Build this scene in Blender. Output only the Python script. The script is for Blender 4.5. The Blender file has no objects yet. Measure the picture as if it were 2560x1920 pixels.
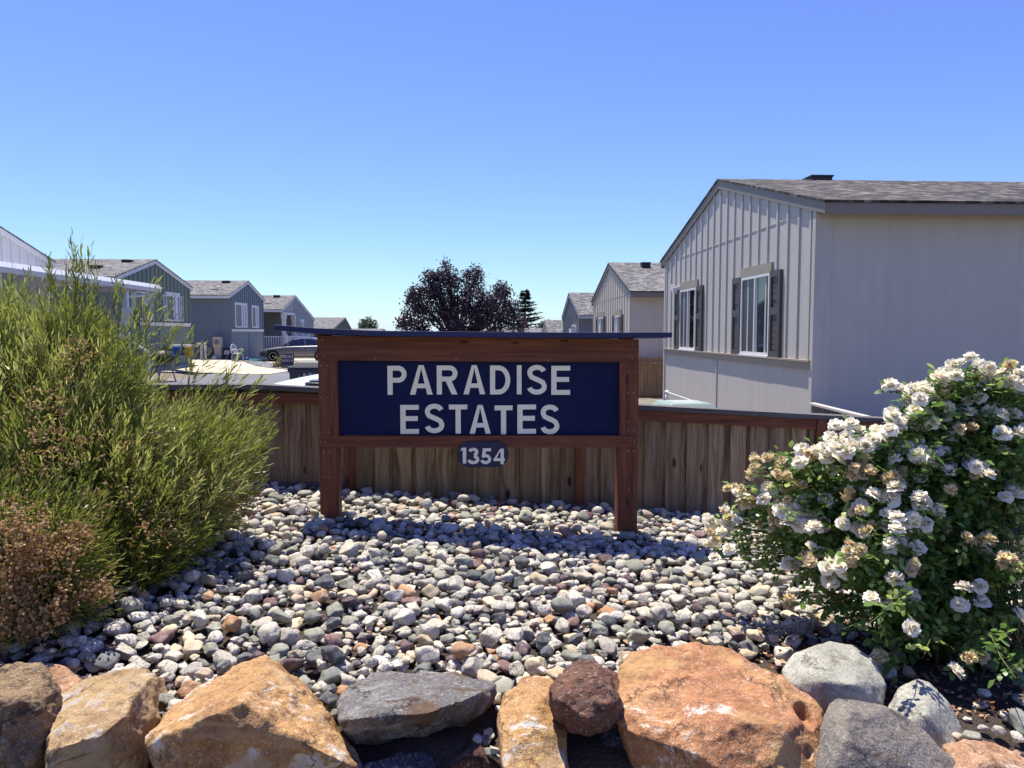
# Entrance of a manufactured-home park: stained sign over a bed of river stones, boulders in front, homes along the street behind.
SUN_E = 5.0; SKY_S = .101; SKY_AIR = 1.0; SKY_DUST = .3; SKY_OZ = 1.5; EXPO = .75
SKY_GRADE = ((.66, .96), (.67, 1.07), (3.25, .36))
import bpy, bmesh, math, random
import numpy as np
from mathutils import Vector, Matrix, noise as mnoise
R = math.radians
random.seed(11); rng = np.random.default_rng(11)
scn = bpy.context.scene
col = scn.collection

# ------------------------------------------------------------------ camera model (same numbers as the camera object below)
F = 1922.6; PITCH = R(3.87); YAW = R(3.04); CAM = np.array([0, 0, 1.42])
_f = np.array([math.sin(YAW)*math.cos(PITCH), math.cos(YAW)*math.cos(PITCH), -math.sin(PITCH)])
_r = np.array([math.cos(YAW), -math.sin(YAW), 0.0]); _u = np.cross(_r, _f)
def ray(u, v): return _f + (u-1280)/F*_r - (v-960)/F*_u
def aty(u, v, Y): d = ray(u, v); return CAM + d*(Y/d[1])
def atx(u, v, X): d = ray(u, v); return CAM + d*(X/d[0])
def atz(u, v, z): d = ray(u, v); return CAM + d*((z-1.42)/d[2])
K = 1.15732
def dy(x, y, Y): return aty(x*K, y*K, Y)
def dz(x, y, z): return atz(x*K, y*K, z)
def project(p):
    q = np.asarray(p) - CAM
    d = q@_f
    return 1280+F*(q@_r)/d, 960-F*(q@_u)/d, d

# ------------------------------------------------------------------ node helpers
def lin(c):
    if isinstance(c, str):
        c = [int(c[i:i+2], 16)/255 for i in (0, 2, 4)]
        c = [x/12.92 if x <= .04045 else ((x+.055)/1.055)**2.4 for x in c]
    return (c[0], c[1], c[2], 1)
class NT:
    def __init__(s, name):
        s.m = bpy.data.materials.new(name); s.m.use_nodes = True; s.t = s.m.node_tree; s.t.nodes.clear()
        s.out = s.n('ShaderNodeOutputMaterial')
    def n(s, typ, **kw):
        nd = s.t.nodes.new(typ)
        for k, v in kw.items():
            if k.startswith('_'): setattr(nd, k[1:], v)
        for k, v in kw.items():
            if k.startswith('_'): continue
            key = int(k[1:]) if k[0] == 'i' and k[1:].isdigit() else k.replace('__', ' ')
            sock = nd.inputs[key]
            if hasattr(v, 'is_linked') or isinstance(v, bpy.types.NodeSocket): s.t.links.new(v, sock)
            else: sock.default_value = v
        return nd
    def obj(s): return s.n('ShaderNodeTexCoord').outputs['Object']
    def map(s, vec, scale=(1, 1, 1), loc=(0, 0, 0), rot=(0, 0, 0)):
        return s.n('ShaderNodeMapping', Vector=vec, Scale=scale, Location=loc, Rotation=rot).outputs[0]
    def noise(s, vec, scale, detail=3, rough=.55, dist=0):
        return s.n('ShaderNodeTexNoise', Vector=vec, Scale=scale, Detail=detail, Roughness=rough, Distortion=dist).outputs['Fac']
    def ramp(s, fac, stops, interp='LINEAR'):
        nd = s.n('ShaderNodeValToRGB', Fac=fac); cr = nd.color_ramp; cr.interpolation = interp
        while len(cr.elements) < len(stops): cr.elements.new(.5)
        for e, (p, c) in zip(cr.elements, stops):
            e.position = p; e.color = lin(c) if not isinstance(c, (int, float)) else (c, c, c, 1)
        return nd.outputs[0]
    def mix(s, fac, a, b, typ='MIX'):
        nd = s.n('ShaderNodeMix', _data_type='RGBA', _blend_type=typ)
        for i, v in ((0, fac), (6, a), (7, b)):
            if isinstance(v, bpy.types.NodeSocket): s.t.links.new(v, nd.inputs[i])
            else: nd.inputs[i].default_value = v if i == 0 else (lin(v) if len(v) != 4 else v)
        return nd.outputs[2]
    def math(s, op, a, b=0.0, c=None):
        nd = s.n('ShaderNodeMath', _operation=op, i0=a, i1=b)
        if c is not None: nd.inputs[2].default_value = c
        return nd.outputs[0]
    def attr(s, name): return s.n('ShaderNodeAttribute', _attribute_name=name)
    def bump(s, h, strength=.3, dist=.01): return s.n('ShaderNodeBump', Height=h, Strength=strength, Distance=dist).outputs[0]
    def bsdf(s, color, rough=.7, bump=None, **kw):
        b = s.n('ShaderNodeBsdfPrincipled', Roughness=rough, **kw)
        if isinstance(color, bpy.types.NodeSocket): s.t.links.new(color, b.inputs['Base Color'])
        else: b.inputs['Base Color'].default_value = lin(color)
        if bump is not None: s.t.links.new(bump, b.inputs['Normal'])
        return b
    def done(s, sh): s.t.links.new(sh.outputs[0], s.out.inputs[0]); return s.m

def paint(name, c, rough=.55, var=.12, scale=6, bump=.15):
    t = NT(name); o = t.obj()
    n = t.noise(o, scale, 4); g = t.noise(t.map(o, (40, 40, 3)), 2, 3)
    cc = t.mix(t.math('MULTIPLY', n, var*2), c, tuple(x*.72 for x in lin(c)[:3]))
    return t.done(t.bsdf(cc, rough, t.bump(g, bump, .004)))
def siding(name, c, groove=0.2, ax='Y', depth=.5):
    """textured wood-fibre panel: vertical grooves plus embossed grain"""
    t = NT(name); o = t.obj()
    sx = t.n('ShaderNodeSeparateXYZ', Vector=o).outputs[ax]
    saw = t.math('PINGPONG', sx, groove/2)
    gr = t.math('GREATER_THAN', saw, groove/2*.07)
    grain = t.noise(t.map(o, (55, 55, 2.2)), 1.6, 4, .6)
    n = t.noise(o, 1.3, 4)
    fine = t.noise(t.map(o, (30, 30, 3)), 1.2, 3)
    base = lin(c)[:3]
    cc = t.mix(t.math('MULTIPLY', n, .35), base+(1,), tuple(x*.8 for x in base)+(1,))
    cc = t.mix(t.ramp(t.noise(t.map(o, (4, 4, .35)), 1.5, 5, .65), [(.45, 0.0), (.75, .35)]), cc, tuple(x*.62 for x in base)+(1,))
    cc = t.mix(t.math('MULTIPLY', fine, .3), cc, tuple(min(1, x*1.15) for x in base)+(1,))
    h = t.math('ADD', t.math('MULTIPLY', gr, 1.0), t.math('MULTIPLY', grain, .35))
    return t.done(t.bsdf(cc, .6, t.bump(h, depth, .006)))
def stained(name, axis):
    """red-brown stained timber, grain along the axis, knots and paler worn streaks"""
    t = NT(name); o = t.obj()
    rn = t.attr('rnd').outputs['Fac']
    off = t.n('ShaderNodeCombineXYZ', X=t.math('MULTIPLY', rn, 7.3), Y=t.math('MULTIPLY', rn, 3.1), Z=t.math('MULTIPLY', rn, 5.7)).outputs[0]
    p = t.n('ShaderNodeVectorMath', _operation='ADD', i0=o, i1=off).outputs[0]
    sc = {'X': (1.6, 34, 34), 'Z': (34, 34, 1.6)}[axis]
    g = t.noise(t.map(p, sc), 1.0, 5, .62, .5)
    g2 = t.noise(t.map(p, tuple(x*2.6 for x in sc)), 1.0, 3, .6)
    big = t.noise(p, 3.2, 3)
    ks = {'X': (4.0, 13, 13), 'Z': (13, 13, 4.0)}[axis]
    k = t.n('ShaderNodeTexVoronoi', Vector=t.map(p, ks), Scale=.8, Randomness=1).outputs['Distance']
    knot = t.ramp(k, [(.0, 0.0), (.09, .15), (.16, 1.0)])
    c = t.ramp(g, [(.25, '3d1e0f'), (.45, '66331a'), (.6, '804728'), (.78, '9c653f')])
    c = t.mix(t.math('MULTIPLY', big, .55), c, lin('582b12'))
    c = t.mix(t.ramp(g2, [(.62, 0.0), (.8, .35)]), c, lin('a97a66'))
    c = t.mix(knot, lin('2c120b'), c)
    h = t.math('ADD', g, t.math('MULTIPLY', g2, .5))
    return t.done(t.bsdf(c, .72, t.bump(h, .45, .004)))
def weathered(name, pal, stain=True, axis='Z'):
    """unpainted weathered boards; each board has its own tint through the attribute rnd"""
    t = NT(name); o = t.obj()
    rn = t.attr('rnd').outputs['Fac']
    off = t.n('ShaderNodeCombineXYZ', X=t.math('MULTIPLY', rn, 31.0), Y=t.math('MULTIPLY', rn, 17.0), Z=t.math('MULTIPLY', rn, 23.0)).outputs[0]
    p = t.n('ShaderNodeVectorMath', _operation='ADD', i0=o, i1=off).outputs[0]
    sc = (26, 26, 1.3) if axis == 'Z' else (1.3, 26, 26)
    wob = t.noise(t.map(p, (5, 5, 1.6)), 1, 2)
    pw = t.n('ShaderNodeVectorMath', _operation='ADD', i0=p, i1=t.n('ShaderNodeCombineXYZ', X=t.math('MULTIPLY', wob, .16)).outputs[0]).outputs[0]
    g = t.noise(t.map(pw, sc), 1.0, 5, .6, .35)
    g2 = t.noise(t.map(pw, tuple(x*3 for x in sc)), 1.0, 3, .6)
    c = t.ramp(g, [(.25, pal[0]), (.45, pal[1]), (.62, pal[2]), (.8, pal[3])])
    c = t.mix(t.math('MULTIPLY', rn, .75), c, lin(pal[4]))
    k = t.n('ShaderNodeTexVoronoi', Vector=t.map(p, (5.2, 5.2, 2.1)), Scale=1, Randomness=1).outputs['Distance']
    c = t.mix(t.ramp(k, [(0, 0.0), (.07, .1), (.13, 1.0)]), lin('1d130d'), c)
    if stain:   # rain stains running down from the rail, their own ragged shape on each board
        big = t.noise(t.map(p, (9, 9, .9)), 1, 4, .6)
        c = t.mix(t.ramp(big, [(.5, 0.0), (.7, .75)]), c, lin('3a261a'))
        wp = t.noise(t.map(p, (3, 3, 1.4)), 1, 3)
        c = t.mix(t.ramp(wp, [(.55, 0.0), (.7, .5)]), c, lin('9c7a58'))
    h = t.math('ADD', g, t.math('MULTIPLY', g2, .6))
    return t.done(t.bsdf(c, .85, t.bump(h, .5, .004)))
def shingle(name, tones):
    t = NT(name); o = t.obj()
    sp = t.n('ShaderNodeSeparateXYZ', Vector=o)
    v2 = t.n('ShaderNodeCombineXYZ', X=sp.outputs['X'], Y=t.math('MULTIPLY', sp.outputs['Y'], 1.035)).outputs[0]
    b = t.n('ShaderNodeTexBrick', Vector=v2, Scale=1.0, Mortar__Size=.006, Brick__Width=.17, Row__Height=.125, Mortar__Smooth=.1,
            Color1=(0, 0, 0, 1), Color2=(1, 1, 1, 1), Mortar=(0, 0, 0, 1), Bias=0)
    b.offset = .37; b.squash = .7; b.squash_frequency = 3
    v = t.n('ShaderNodeTexVoronoi', Vector=t.map(v2, (5.5, 8.0, 1)), Scale=1.0).outputs['Color']
    vs = t.n('ShaderNodeSeparateColor', Color=v).outputs[0]
    f = t.math('ADD', t.math('MULTIPLY', b.outputs[0], .5), t.math('MULTIPLY', vs, .6)); f = t.math('SUBTRACT', f, .05)
    fine = t.noise(o, 60, 2); f = t.math('ADD', f, t.math('MULTIPLY', t.math('SUBTRACT', fine, .5), .35))
    c = t.ramp(f, [(.1, tones[0]), (.35, tones[1]), (.6, tones[2]), (.9, tones[3])])
    c = t.mix(t.math('MULTIPLY', b.outputs['Fac'], .6), c, lin('1b1917'))
    row = t.math('FRACT', t.math('DIVIDE', sp.outputs['Y'], .138))
    h = t.math('ADD', t.math('MULTIPLY', row, .6), t.math('MULTIPLY', fine, .4))
    return t.done(t.bsdf(c, .9, t.bump(h, .6, .01)))
def plain(name, c, rough=.5, metallic=0.0, **kw):
    t = NT(name); o = t.obj()
    n = t.noise(o, 14, 3)
    cc = t.mix(t.math('MULTIPLY', n, .25), c, tuple(x*.75 for x in lin(c)[:3]))
    return t.done(t.bsdf(cc, rough, None, Metallic=metallic, **kw))
def glass_mat(name, c='0c1214', rough=.03):
    t = NT(name)
    return t.done(t.bsdf(c, rough, None, IOR=1.5, Specular__IOR__Level=.9))
def leafmat(name, stops, trans=.35, rough=.45):
    t = NT(name); rn = t.attr('rnd').outputs['Fac']
    c = t.ramp(rn, stops)
    b = t.bsdf(c, rough, None, Specular__IOR__Level=.35)
    tr = t.n('ShaderNodeBsdfTranslucent', Color=t.mix(.5, c, lin('a9b82a'), 'MULTIPLY') if False else c)
    ms = t.n('ShaderNodeMixShader', i0=trans, i1=b.outputs[0], i2=tr.outputs[0])
    return t.done(ms)

# ------------------------------------------------------------------ mesh builder
class MB:
    def __init__(s): s.v = []; s.f = []; s.r = []; s.m = []
    def add(s, vs, fs, r=0.0, m=0):
        k = len(s.v); s.v += [tuple(map(float, p)) for p in vs]
        for f in fs: s.f.append(tuple(i+k for i in f)); s.r.append(r); s.m.append(m)
    def hexa(s, p, r=0.0, m=0):   # p: 4 bottom (ccw), 4 top
        s.add(p, [(3, 2, 1, 0), (4, 5, 6, 7), (0, 1, 5, 4), (1, 2, 6, 5), (2, 3, 7, 6), (3, 0, 4, 7)], r, m)
    def box(s, x0, x1, y0, y1, z0, z1, r=0.0, m=0):
        s.hexa([(x0, y0, z0), (x1, y0, z0), (x1, y1, z0), (x0, y1, z0), (x0, y0, z1), (x1, y0, z1), (x1, y1, z1), (x0, y1, z1)], r, m)
    def prism(s, poly, axis, a, b, r=0.0, m=0):
        def P(q, t): return {'X': (t, q[0], q[1]), 'Y': (q[0], t, q[1]), 'Z': (q[0], q[1], t)}[axis]
        n = len(poly); vs = [P(q, a) for q in poly]+[P(q, b) for q in poly]
        s.add(vs, [tuple(range(n))[::-1], tuple(range(n, 2*n))]+[(i, (i+1) % n, n+(i+1) % n, n+i) for i in range(n)], r, m)
    def bar(s, a, b, w, h, up=(0, 0, 1), r=0.0, m=0):
        a = Vector(a); b = Vector(b); d = (b-a).normalized(); up = Vector(up)
        sd = d.cross(up)
        if sd.length < 1e-4: sd = d.cross(Vector((1, 0, 0)))
        sd.normalize(); u2 = sd.cross(d)
        c = []
        for p in (a, b):
            c.append([p+sd*(x*w/2)+u2*(y*h/2) for x, y in ((-1, -1), (1, -1), (1, 1), (-1, 1))])
        s.hexa(c[0]+c[1], r, m)
    def tube(s, path, rad, n=8, r=0.0, m=0, caps=True):
        path = [Vector(p) for p in path]; k0 = len(s.v)
        if not hasattr(rad, '__len__'): rad = [rad]*len(path)
        ref = None; vs = []
        for i, p in enumerate(path):
            d = (path[min(i+1, len(path)-1)]-path[max(i-1, 0)]).normalized()
            if ref is None: ref = d.orthogonal().normalized()
            ref = (ref-d*ref.dot(d)).normalized(); b = d.cross(ref)
            for j in range(n):
                a = 2*math.pi*j/n; vs.append(p+(ref*math.cos(a)+b*math.sin(a))*rad[i])
        fs = []
        for i in range(len(path)-1):
            for j in range(n): fs.append((i*n+j, i*n+(j+1) % n, (i+1)*n+(j+1) % n, (i+1)*n+j))
        if caps: fs += [tuple(range(n))[::-1], tuple(range((len(path)-1)*n, len(path)*n))]
        s.add(vs, fs, r, m)
    def lathe(s, prof, c=(0, 0, 0), n=20, axis='Z', r=0.0, m=0):   # prof: (radius, height)
        vs = []; fs = []
        for (ra, h) in prof:
            for j in range(n):
                a = 2*math.pi*j/n; q = (ra*math.cos(a), ra*math.sin(a), h)
                if axis == 'Y': q = (q[0], q[2], q[1])
                if axis == 'X': q = (q[2], q[0], q[1])
                vs.append((q[0]+c[0], q[1]+c[1], q[2]+c[2]))
        for i in range(len(prof)-1):
            for j in range(n): fs.append((i*n+j, i*n+(j+1) % n, (i+1)*n+(j+1) % n, (i+1)*n+j))
        fs += [tuple(range(n))[::-1], tuple(range((len(prof)-1)*n, len(prof)*n))]
        s.add(vs, fs, r, m)
    def build(s, name, mat, parent=None, smooth=False, bevel=0.0, local=False):
        me = bpy.data.meshes.new(name)
        org = Vector((0, 0, 0))
        if parent is not None and not local: org = root_loc(parent)
        me.from_pydata([tuple(Vector(p)-org) for p in s.v], [], s.f); 
        mats = mat if isinstance(mat, (list, tuple)) else [mat]
        for m in mats: me.materials.append(m)
        me.polygons.foreach_set('material_index', s.m)
        at = me.attributes.new('rnd', 'FLOAT', 'FACE'); at.data.foreach_set('value', s.r)
        if smooth: me.polygons.foreach_set('use_smooth', [True]*len(s.f))
        bm = bmesh.new(); bm.from_mesh(me); bmesh.ops.recalc_face_normals(bm, faces=bm.faces); bm.to_mesh(me); bm.free()
        me.update()
        o = bpy.data.objects.new(name, me); col.objects.link(o)
        if parent is not None: o.parent = parent
        if bevel:
            b = o.modifiers.new('bevel', 'BEVEL'); b.width = bevel; b.segments = 2; b.limit_method = 'ANGLE'; b.angle_limit = R(40)
        return o
def root_loc(o):
    v = Vector(o.location)
    while o.parent: o = o.parent; v += Vector(o.location)
    return v
def npmesh(name, V, Fs, mat, parent=None, rnd=None, smooth=False, cols=None, local=False):
    """fast mesh from numpy arrays: V (n,3), Fs list of (m,k) arrays; rnd per vertex, cols per vertex"""
    me = bpy.data.meshes.new(name)
    V = np.asarray(V, dtype=np.float32)
    if parent is not None and not local: V = V-np.array(root_loc(parent), dtype=np.float32)
    Fs = [np.asarray(f, dtype=np.int32) for f in Fs if len(f)]
    nl = sum(f.size for f in Fs); nf = sum(len(f) for f in Fs)
    me.vertices.add(len(V)); me.vertices.foreach_set('co', V.ravel())
    me.loops.add(nl); me.polygons.add(nf)
    me.loops.foreach_set('vertex_index', np.concatenate([f.ravel() for f in Fs]))
    tot = np.concatenate([np.full(len(f), f.shape[1], dtype=np.int32) for f in Fs])
    st = np.concatenate([[0], np.cumsum(tot)[:-1]]).astype(np.int32)
    me.polygons.foreach_set('loop_start', st); me.polygons.foreach_set('loop_total', tot)
    if smooth: me.polygons.foreach_set('use_smooth', np.ones(nf, dtype=bool))
    me.update(calc_edges=True)
    if rnd is not None:
        a = me.attributes.new('rnd', 'FLOAT', 'POINT'); a.data.foreach_set('value', np.asarray(rnd, dtype=np.float32))
    if cols is not None:
        a = me.attributes.new('col', 'FLOAT_COLOR', 'POINT'); a.data.foreach_set('color', np.asarray(cols, dtype=np.float32).ravel())
    for m in (mat if isinstance(mat, (list, tuple)) else [mat]): me.materials.append(m)
    o = bpy.data.objects.new(name, me); col.objects.link(o)
    if parent is not None: o.parent = parent
    return o
def tag(o, label=None, cat=None, group=None, kind=None):
    if label: o['label'] = label
    if cat: o['category'] = cat
    if group: o['group'] = group
    if kind: o['kind'] = kind
    return o
def thing(name, loc, label, cat, group=None, rotz=0.0):
    o = bpy.data.objects.new(name, None); col.objects.link(o); o.empty_display_size = .1
    o.location = [float(x) for x in loc]; o.rotation_euler = (0, 0, rotz)
    return tag(o, label, cat, group)
def copy_tree(o, parent=None):
    c = o.copy(); col.objects.link(c); c.parent = parent
    for ch in list(o.children): copy_tree(ch, c)
    return c
def sst(a, b, x): t = np.clip((x-a)/(b-a), 0, 1); return t*t*(3-2*t)

# ------------------------------------------------------------------ camera, sun, sky
cam = bpy.data.cameras.new('camera'); co = bpy.data.objects.new('camera', cam); col.objects.link(co)
cam.sensor_width = 36; cam.lens = 36*F/2560; cam.clip_start = .05; cam.clip_end = 3000
co.location = CAM; co.rotation_euler = (math.pi/2-PITCH, 0, -YAW); scn.camera = co
SUN = Vector((-.165, .31, 1)).normalized()
sl = bpy.data.lights.new('sun', 'SUN'); so = bpy.data.objects.new('sun', sl); col.objects.link(so)
sl.energy = SUN_E; sl.angle = R(.53); sl.color = (1, .945, .84)
so.rotation_euler = SUN.to_track_quat('Z', 'Y').to_euler(); so.location = (0, 0, 30)
w = bpy.data.worlds.new('World'); scn.world = w; w.use_nodes = True
nt = w.node_tree; bg = nt.nodes['Background']
sky = nt.nodes.new('ShaderNodeTexSky'); sky.sky_type = 'NISHITA'; sky.sun_disc = False
sky.sun_elevation = math.asin(SUN.z); sky.sun_rotation = math.atan2(SUN.x, SUN.y)
sky.altitude = 550; sky.air_density = SKY_AIR; sky.dust_density = SKY_DUST; sky.ozone_density = SKY_OZ
# the phone's colour response: each channel of the sky goes through its own gain and gamma
sep = nt.nodes.new('ShaderNodeSeparateColor'); cmb = nt.nodes.new('ShaderNodeCombineColor'); nt.links.new(sky.outputs[0], sep.inputs[0])
for i, (A, g) in enumerate(SKY_GRADE):
    pw = nt.nodes.new('ShaderNodeMath'); pw.operation = 'POWER'; pw.inputs[1].default_value = g; nt.links.new(sep.outputs[i], pw.inputs[0])
    ml = nt.nodes.new('ShaderNodeMath'); ml.operation = 'MULTIPLY'; ml.inputs[1].default_value = A; nt.links.new(pw.outputs[0], ml.inputs[0]); nt.links.new(ml.outputs[0], cmb.inputs[i])
nt.links.new(cmb.outputs[0], bg.inputs[0]); bg.inputs[1].default_value = SKY_S
scn.view_settings.view_transform = 'Standard'; scn.view_settings.look = 'None'; scn.view_settings.gamma = 1; scn.view_settings.exposure = EXPO
scn.cycles.max_bounces = 8; scn.cycles.transparent_max_bounces = 8
# ------------------------------------------------------------------ terrain and sheets
def bedz(x, y):
    x = np.clip(x, -2.6, 4.0)
    t_ = sst(2.7, 5.2, y)
    return -.07-.05*(1-t_)-(.015+.063*t_)*x-.62*sst(2.9, 2.2, y)
def ground(x, y):
    x = np.asarray(x, float); y = np.asarray(y, float)
    k = sst(43.3, 44.6, y)
    left = -.38+.30*((1-k)*sst(-10.5, -13.2, x)+k*sst(-12.98, -13.3, x))
    right = -.16-.045*np.clip(y-14, 0, 60)
    z = left+(right-left)*sst(-2.5, 3.5, x)
    z = np.where(x > 3.5, right, z)
    z = z-.03*np.clip(y-62, 0, 45)
    z = np.minimum(z, z*0+5)
    near = -.72
    return near+(z-near)*sst(6.95, 7.25, y)
def gridmesh(name, xs, ys, zf, mat, clipf=None):
    X, Y = np.meshgrid(xs, ys); Z = zf(X, Y); V = np.stack([X, Y, Z], -1).reshape(-1, 3)
    nx = len(xs); i, j = np.meshgrid(np.arange(nx-1), np.arange(len(ys)-1)); a = (j*nx+i).ravel()
    return npmesh(name, V, [np.stack([a, a+1, a+1+nx, a+nx], 1)], mat, smooth=True)
t = NT('dry_ground'); o = t.obj(); n = t.noise(o, .6, 5); n2 = t.noise(o, 30, 4)
M_ground = t.done(t.bsdf(t.mix(t.math('MULTIPLY', n2, .6), t.ramp(n, [(.3, '6b6152'), (.7, '8d8270')]), lin('4c463c')), .95, t.bump(n2, .6, .03)))
t = NT('asphalt'); o = t.obj(); n = t.noise(o, .35, 4); n2 = t.noise(o, 55, 2)
M_asph = t.done(t.bsdf(t.mix(t.math('MULTIPLY', n2, .5), t.ramp(n, [(.3, '5d5e61'), (.7, '717174')]), lin('45464a')), .85, t.bump(n2, .5, .01)))
t = NT('concrete'); o = t.obj(); n = t.noise(o, .5, 5); n2 = t.noise(o, 9, 4)
M_conc = t.done(t.bsdf(t.mix(t.math('MULTIPLY', n2, .3), t.ramp(n, [(.3, 'b5a68c'), (.7, 'cdbfa6')]), lin('96876d')), .85, t.bump(n2, .2, .01)))
t = NT('crushed_gravel'); o = t.obj(); v = t.n('ShaderNodeTexVoronoi', Vector=o, Scale=11.0)
vc = t.n('ShaderNodeSeparateColor', Color=v.outputs['Color']).outputs[0]
M_grav = t.done(t.bsdf(t.ramp(vc, [(.1, '38393b'), (.5, '626466'), (.9, '97999a')]), .9, t.bump(v.outputs['Distance'], 1.0, .05)))
t = NT('bed_soil'); o = t.obj(); n = t.noise(o, 7, 5); n2 = t.noise(o, 70, 3)
M_soil = t.done(t.bsdf(t.mix(t.math('MULTIPLY', n2, .7), t.ramp(n, [(.3, '3a2f27'), (.7, '5a4a3c')]), lin('221b16')), .95, t.bump(t.math('ADD', n, n2), .8, .03)))
xs = np.unique(np.concatenate([[-900, -400, -150, -60, -30], np.linspace(-20, 20, 41), [-13.3, -13.15, -12.98, -12.5, -11.5, -10.5, 30, 60, 150, 400, 900]]))
ys = np.unique(np.concatenate([[-60, -20, 0, 5], np.linspace(6.9, 7.3, 9), np.linspace(8, 70, 63), [80, 90, 107, 150, 300, 600, 1200]]))
tag(gridmesh('ground', xs, ys, ground, M_ground), 'dry bare earth under the whole park', 'ground', kind='structure')
def sheet(name, poly, dz_, mat, label, cat, kind='structure', step=1.2):
    bm = bmesh.new(); bm.faces.new([bm.verts.new((x, y, 0)) for x, y in poly])
    ax = [min(p[0] for p in poly), max(p[0] for p in poly)]; ay = [min(p[1] for p in poly), max(p[1] for p in poly)]
    for c, lo, hi, nrm in ((0, *ax, (1, 0, 0)), (1, *ay, (0, 1, 0))):
        k = lo+step
        while k < hi:
            pt = (k, 0, 0) if c == 0 else (0, k, 0)
            bmesh.ops.bisect_plane(bm, geom=bm.verts[:]+bm.edges[:]+bm.faces[:], plane_co=pt, plane_no=nrm); k += step
    for v in bm.verts: v.co.z = float(ground(v.co.x, v.co.y))+dz_
    bmesh.ops.triangulate(bm, faces=bm.faces); me = bpy.data.meshes.new(name); bm.to_mesh(me); bm.free(); me.materials.append(mat)
    for p in me.polygons: p.use_smooth = True
    ob = bpy.data.objects.new(name, me); col.objects.link(ob); return tag(ob, label, cat, kind=kind)
def gp(x, y, z=-.36): p = atz(540+.12658*x, 840+.12658*y, z); return (p[0], p[1])
sheet('street', [(-10.9, 8.0), (3.0, 8.0), (3.0, 120), (-10.9, 120)], .03, M_asph, 'grey asphalt street running between the two rows of homes', 'street')
c1 = [gp(0, 520), gp(560, 585), gp(1490, 690), gp(1080, 762), gp(640, 770), gp(0, 745)]
ex = [(c1[0][0]-1.4, c1[0][1]-.5), *c1, (c1[5][0]-4, c1[5][1]-8), (-12.6, c1[5][1]-8)]
sheet('driveway', ex, .05, M_conc, 'pale sunlit concrete driveway beyond the fence', 'driveway')
g1 = [gp(-300, 470), gp(360, 500), gp(1150, 560), gp(1700, 610), gp(1900, 690), gp(1490, 686), gp(560, 580), gp(-300, 500)]
sheet('gravel_strip', g1, .06, M_grav, 'strip of dark crushed gravel between two concrete slabs', 'gravel', kind='stuff')
c2 = [gp(360, 497), gp(700, 455), gp(2300, 470), gp(2300, 560), gp(1150, 557)]
sheet('parking_pad', c2, .07, M_conc, 'concrete parking pad under the parked grey sedan', 'parking pad')
bx = np.linspace(-8, 9, 120); by = np.concatenate([np.linspace(1.2, 3.2, 40), np.linspace(3.3, 7.05, 50)])
def soilz(x, y):
    b = bedz(x, y)-.05
    return b+.02*np.sin(x*7+y*3)*np.sin(y*9-x*2)
tag(gridmesh('bed_soil', bx, by, soilz, M_soil), 'dark soil of the planting bed under the stones and shrubs', 'soil', kind='structure')

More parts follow.
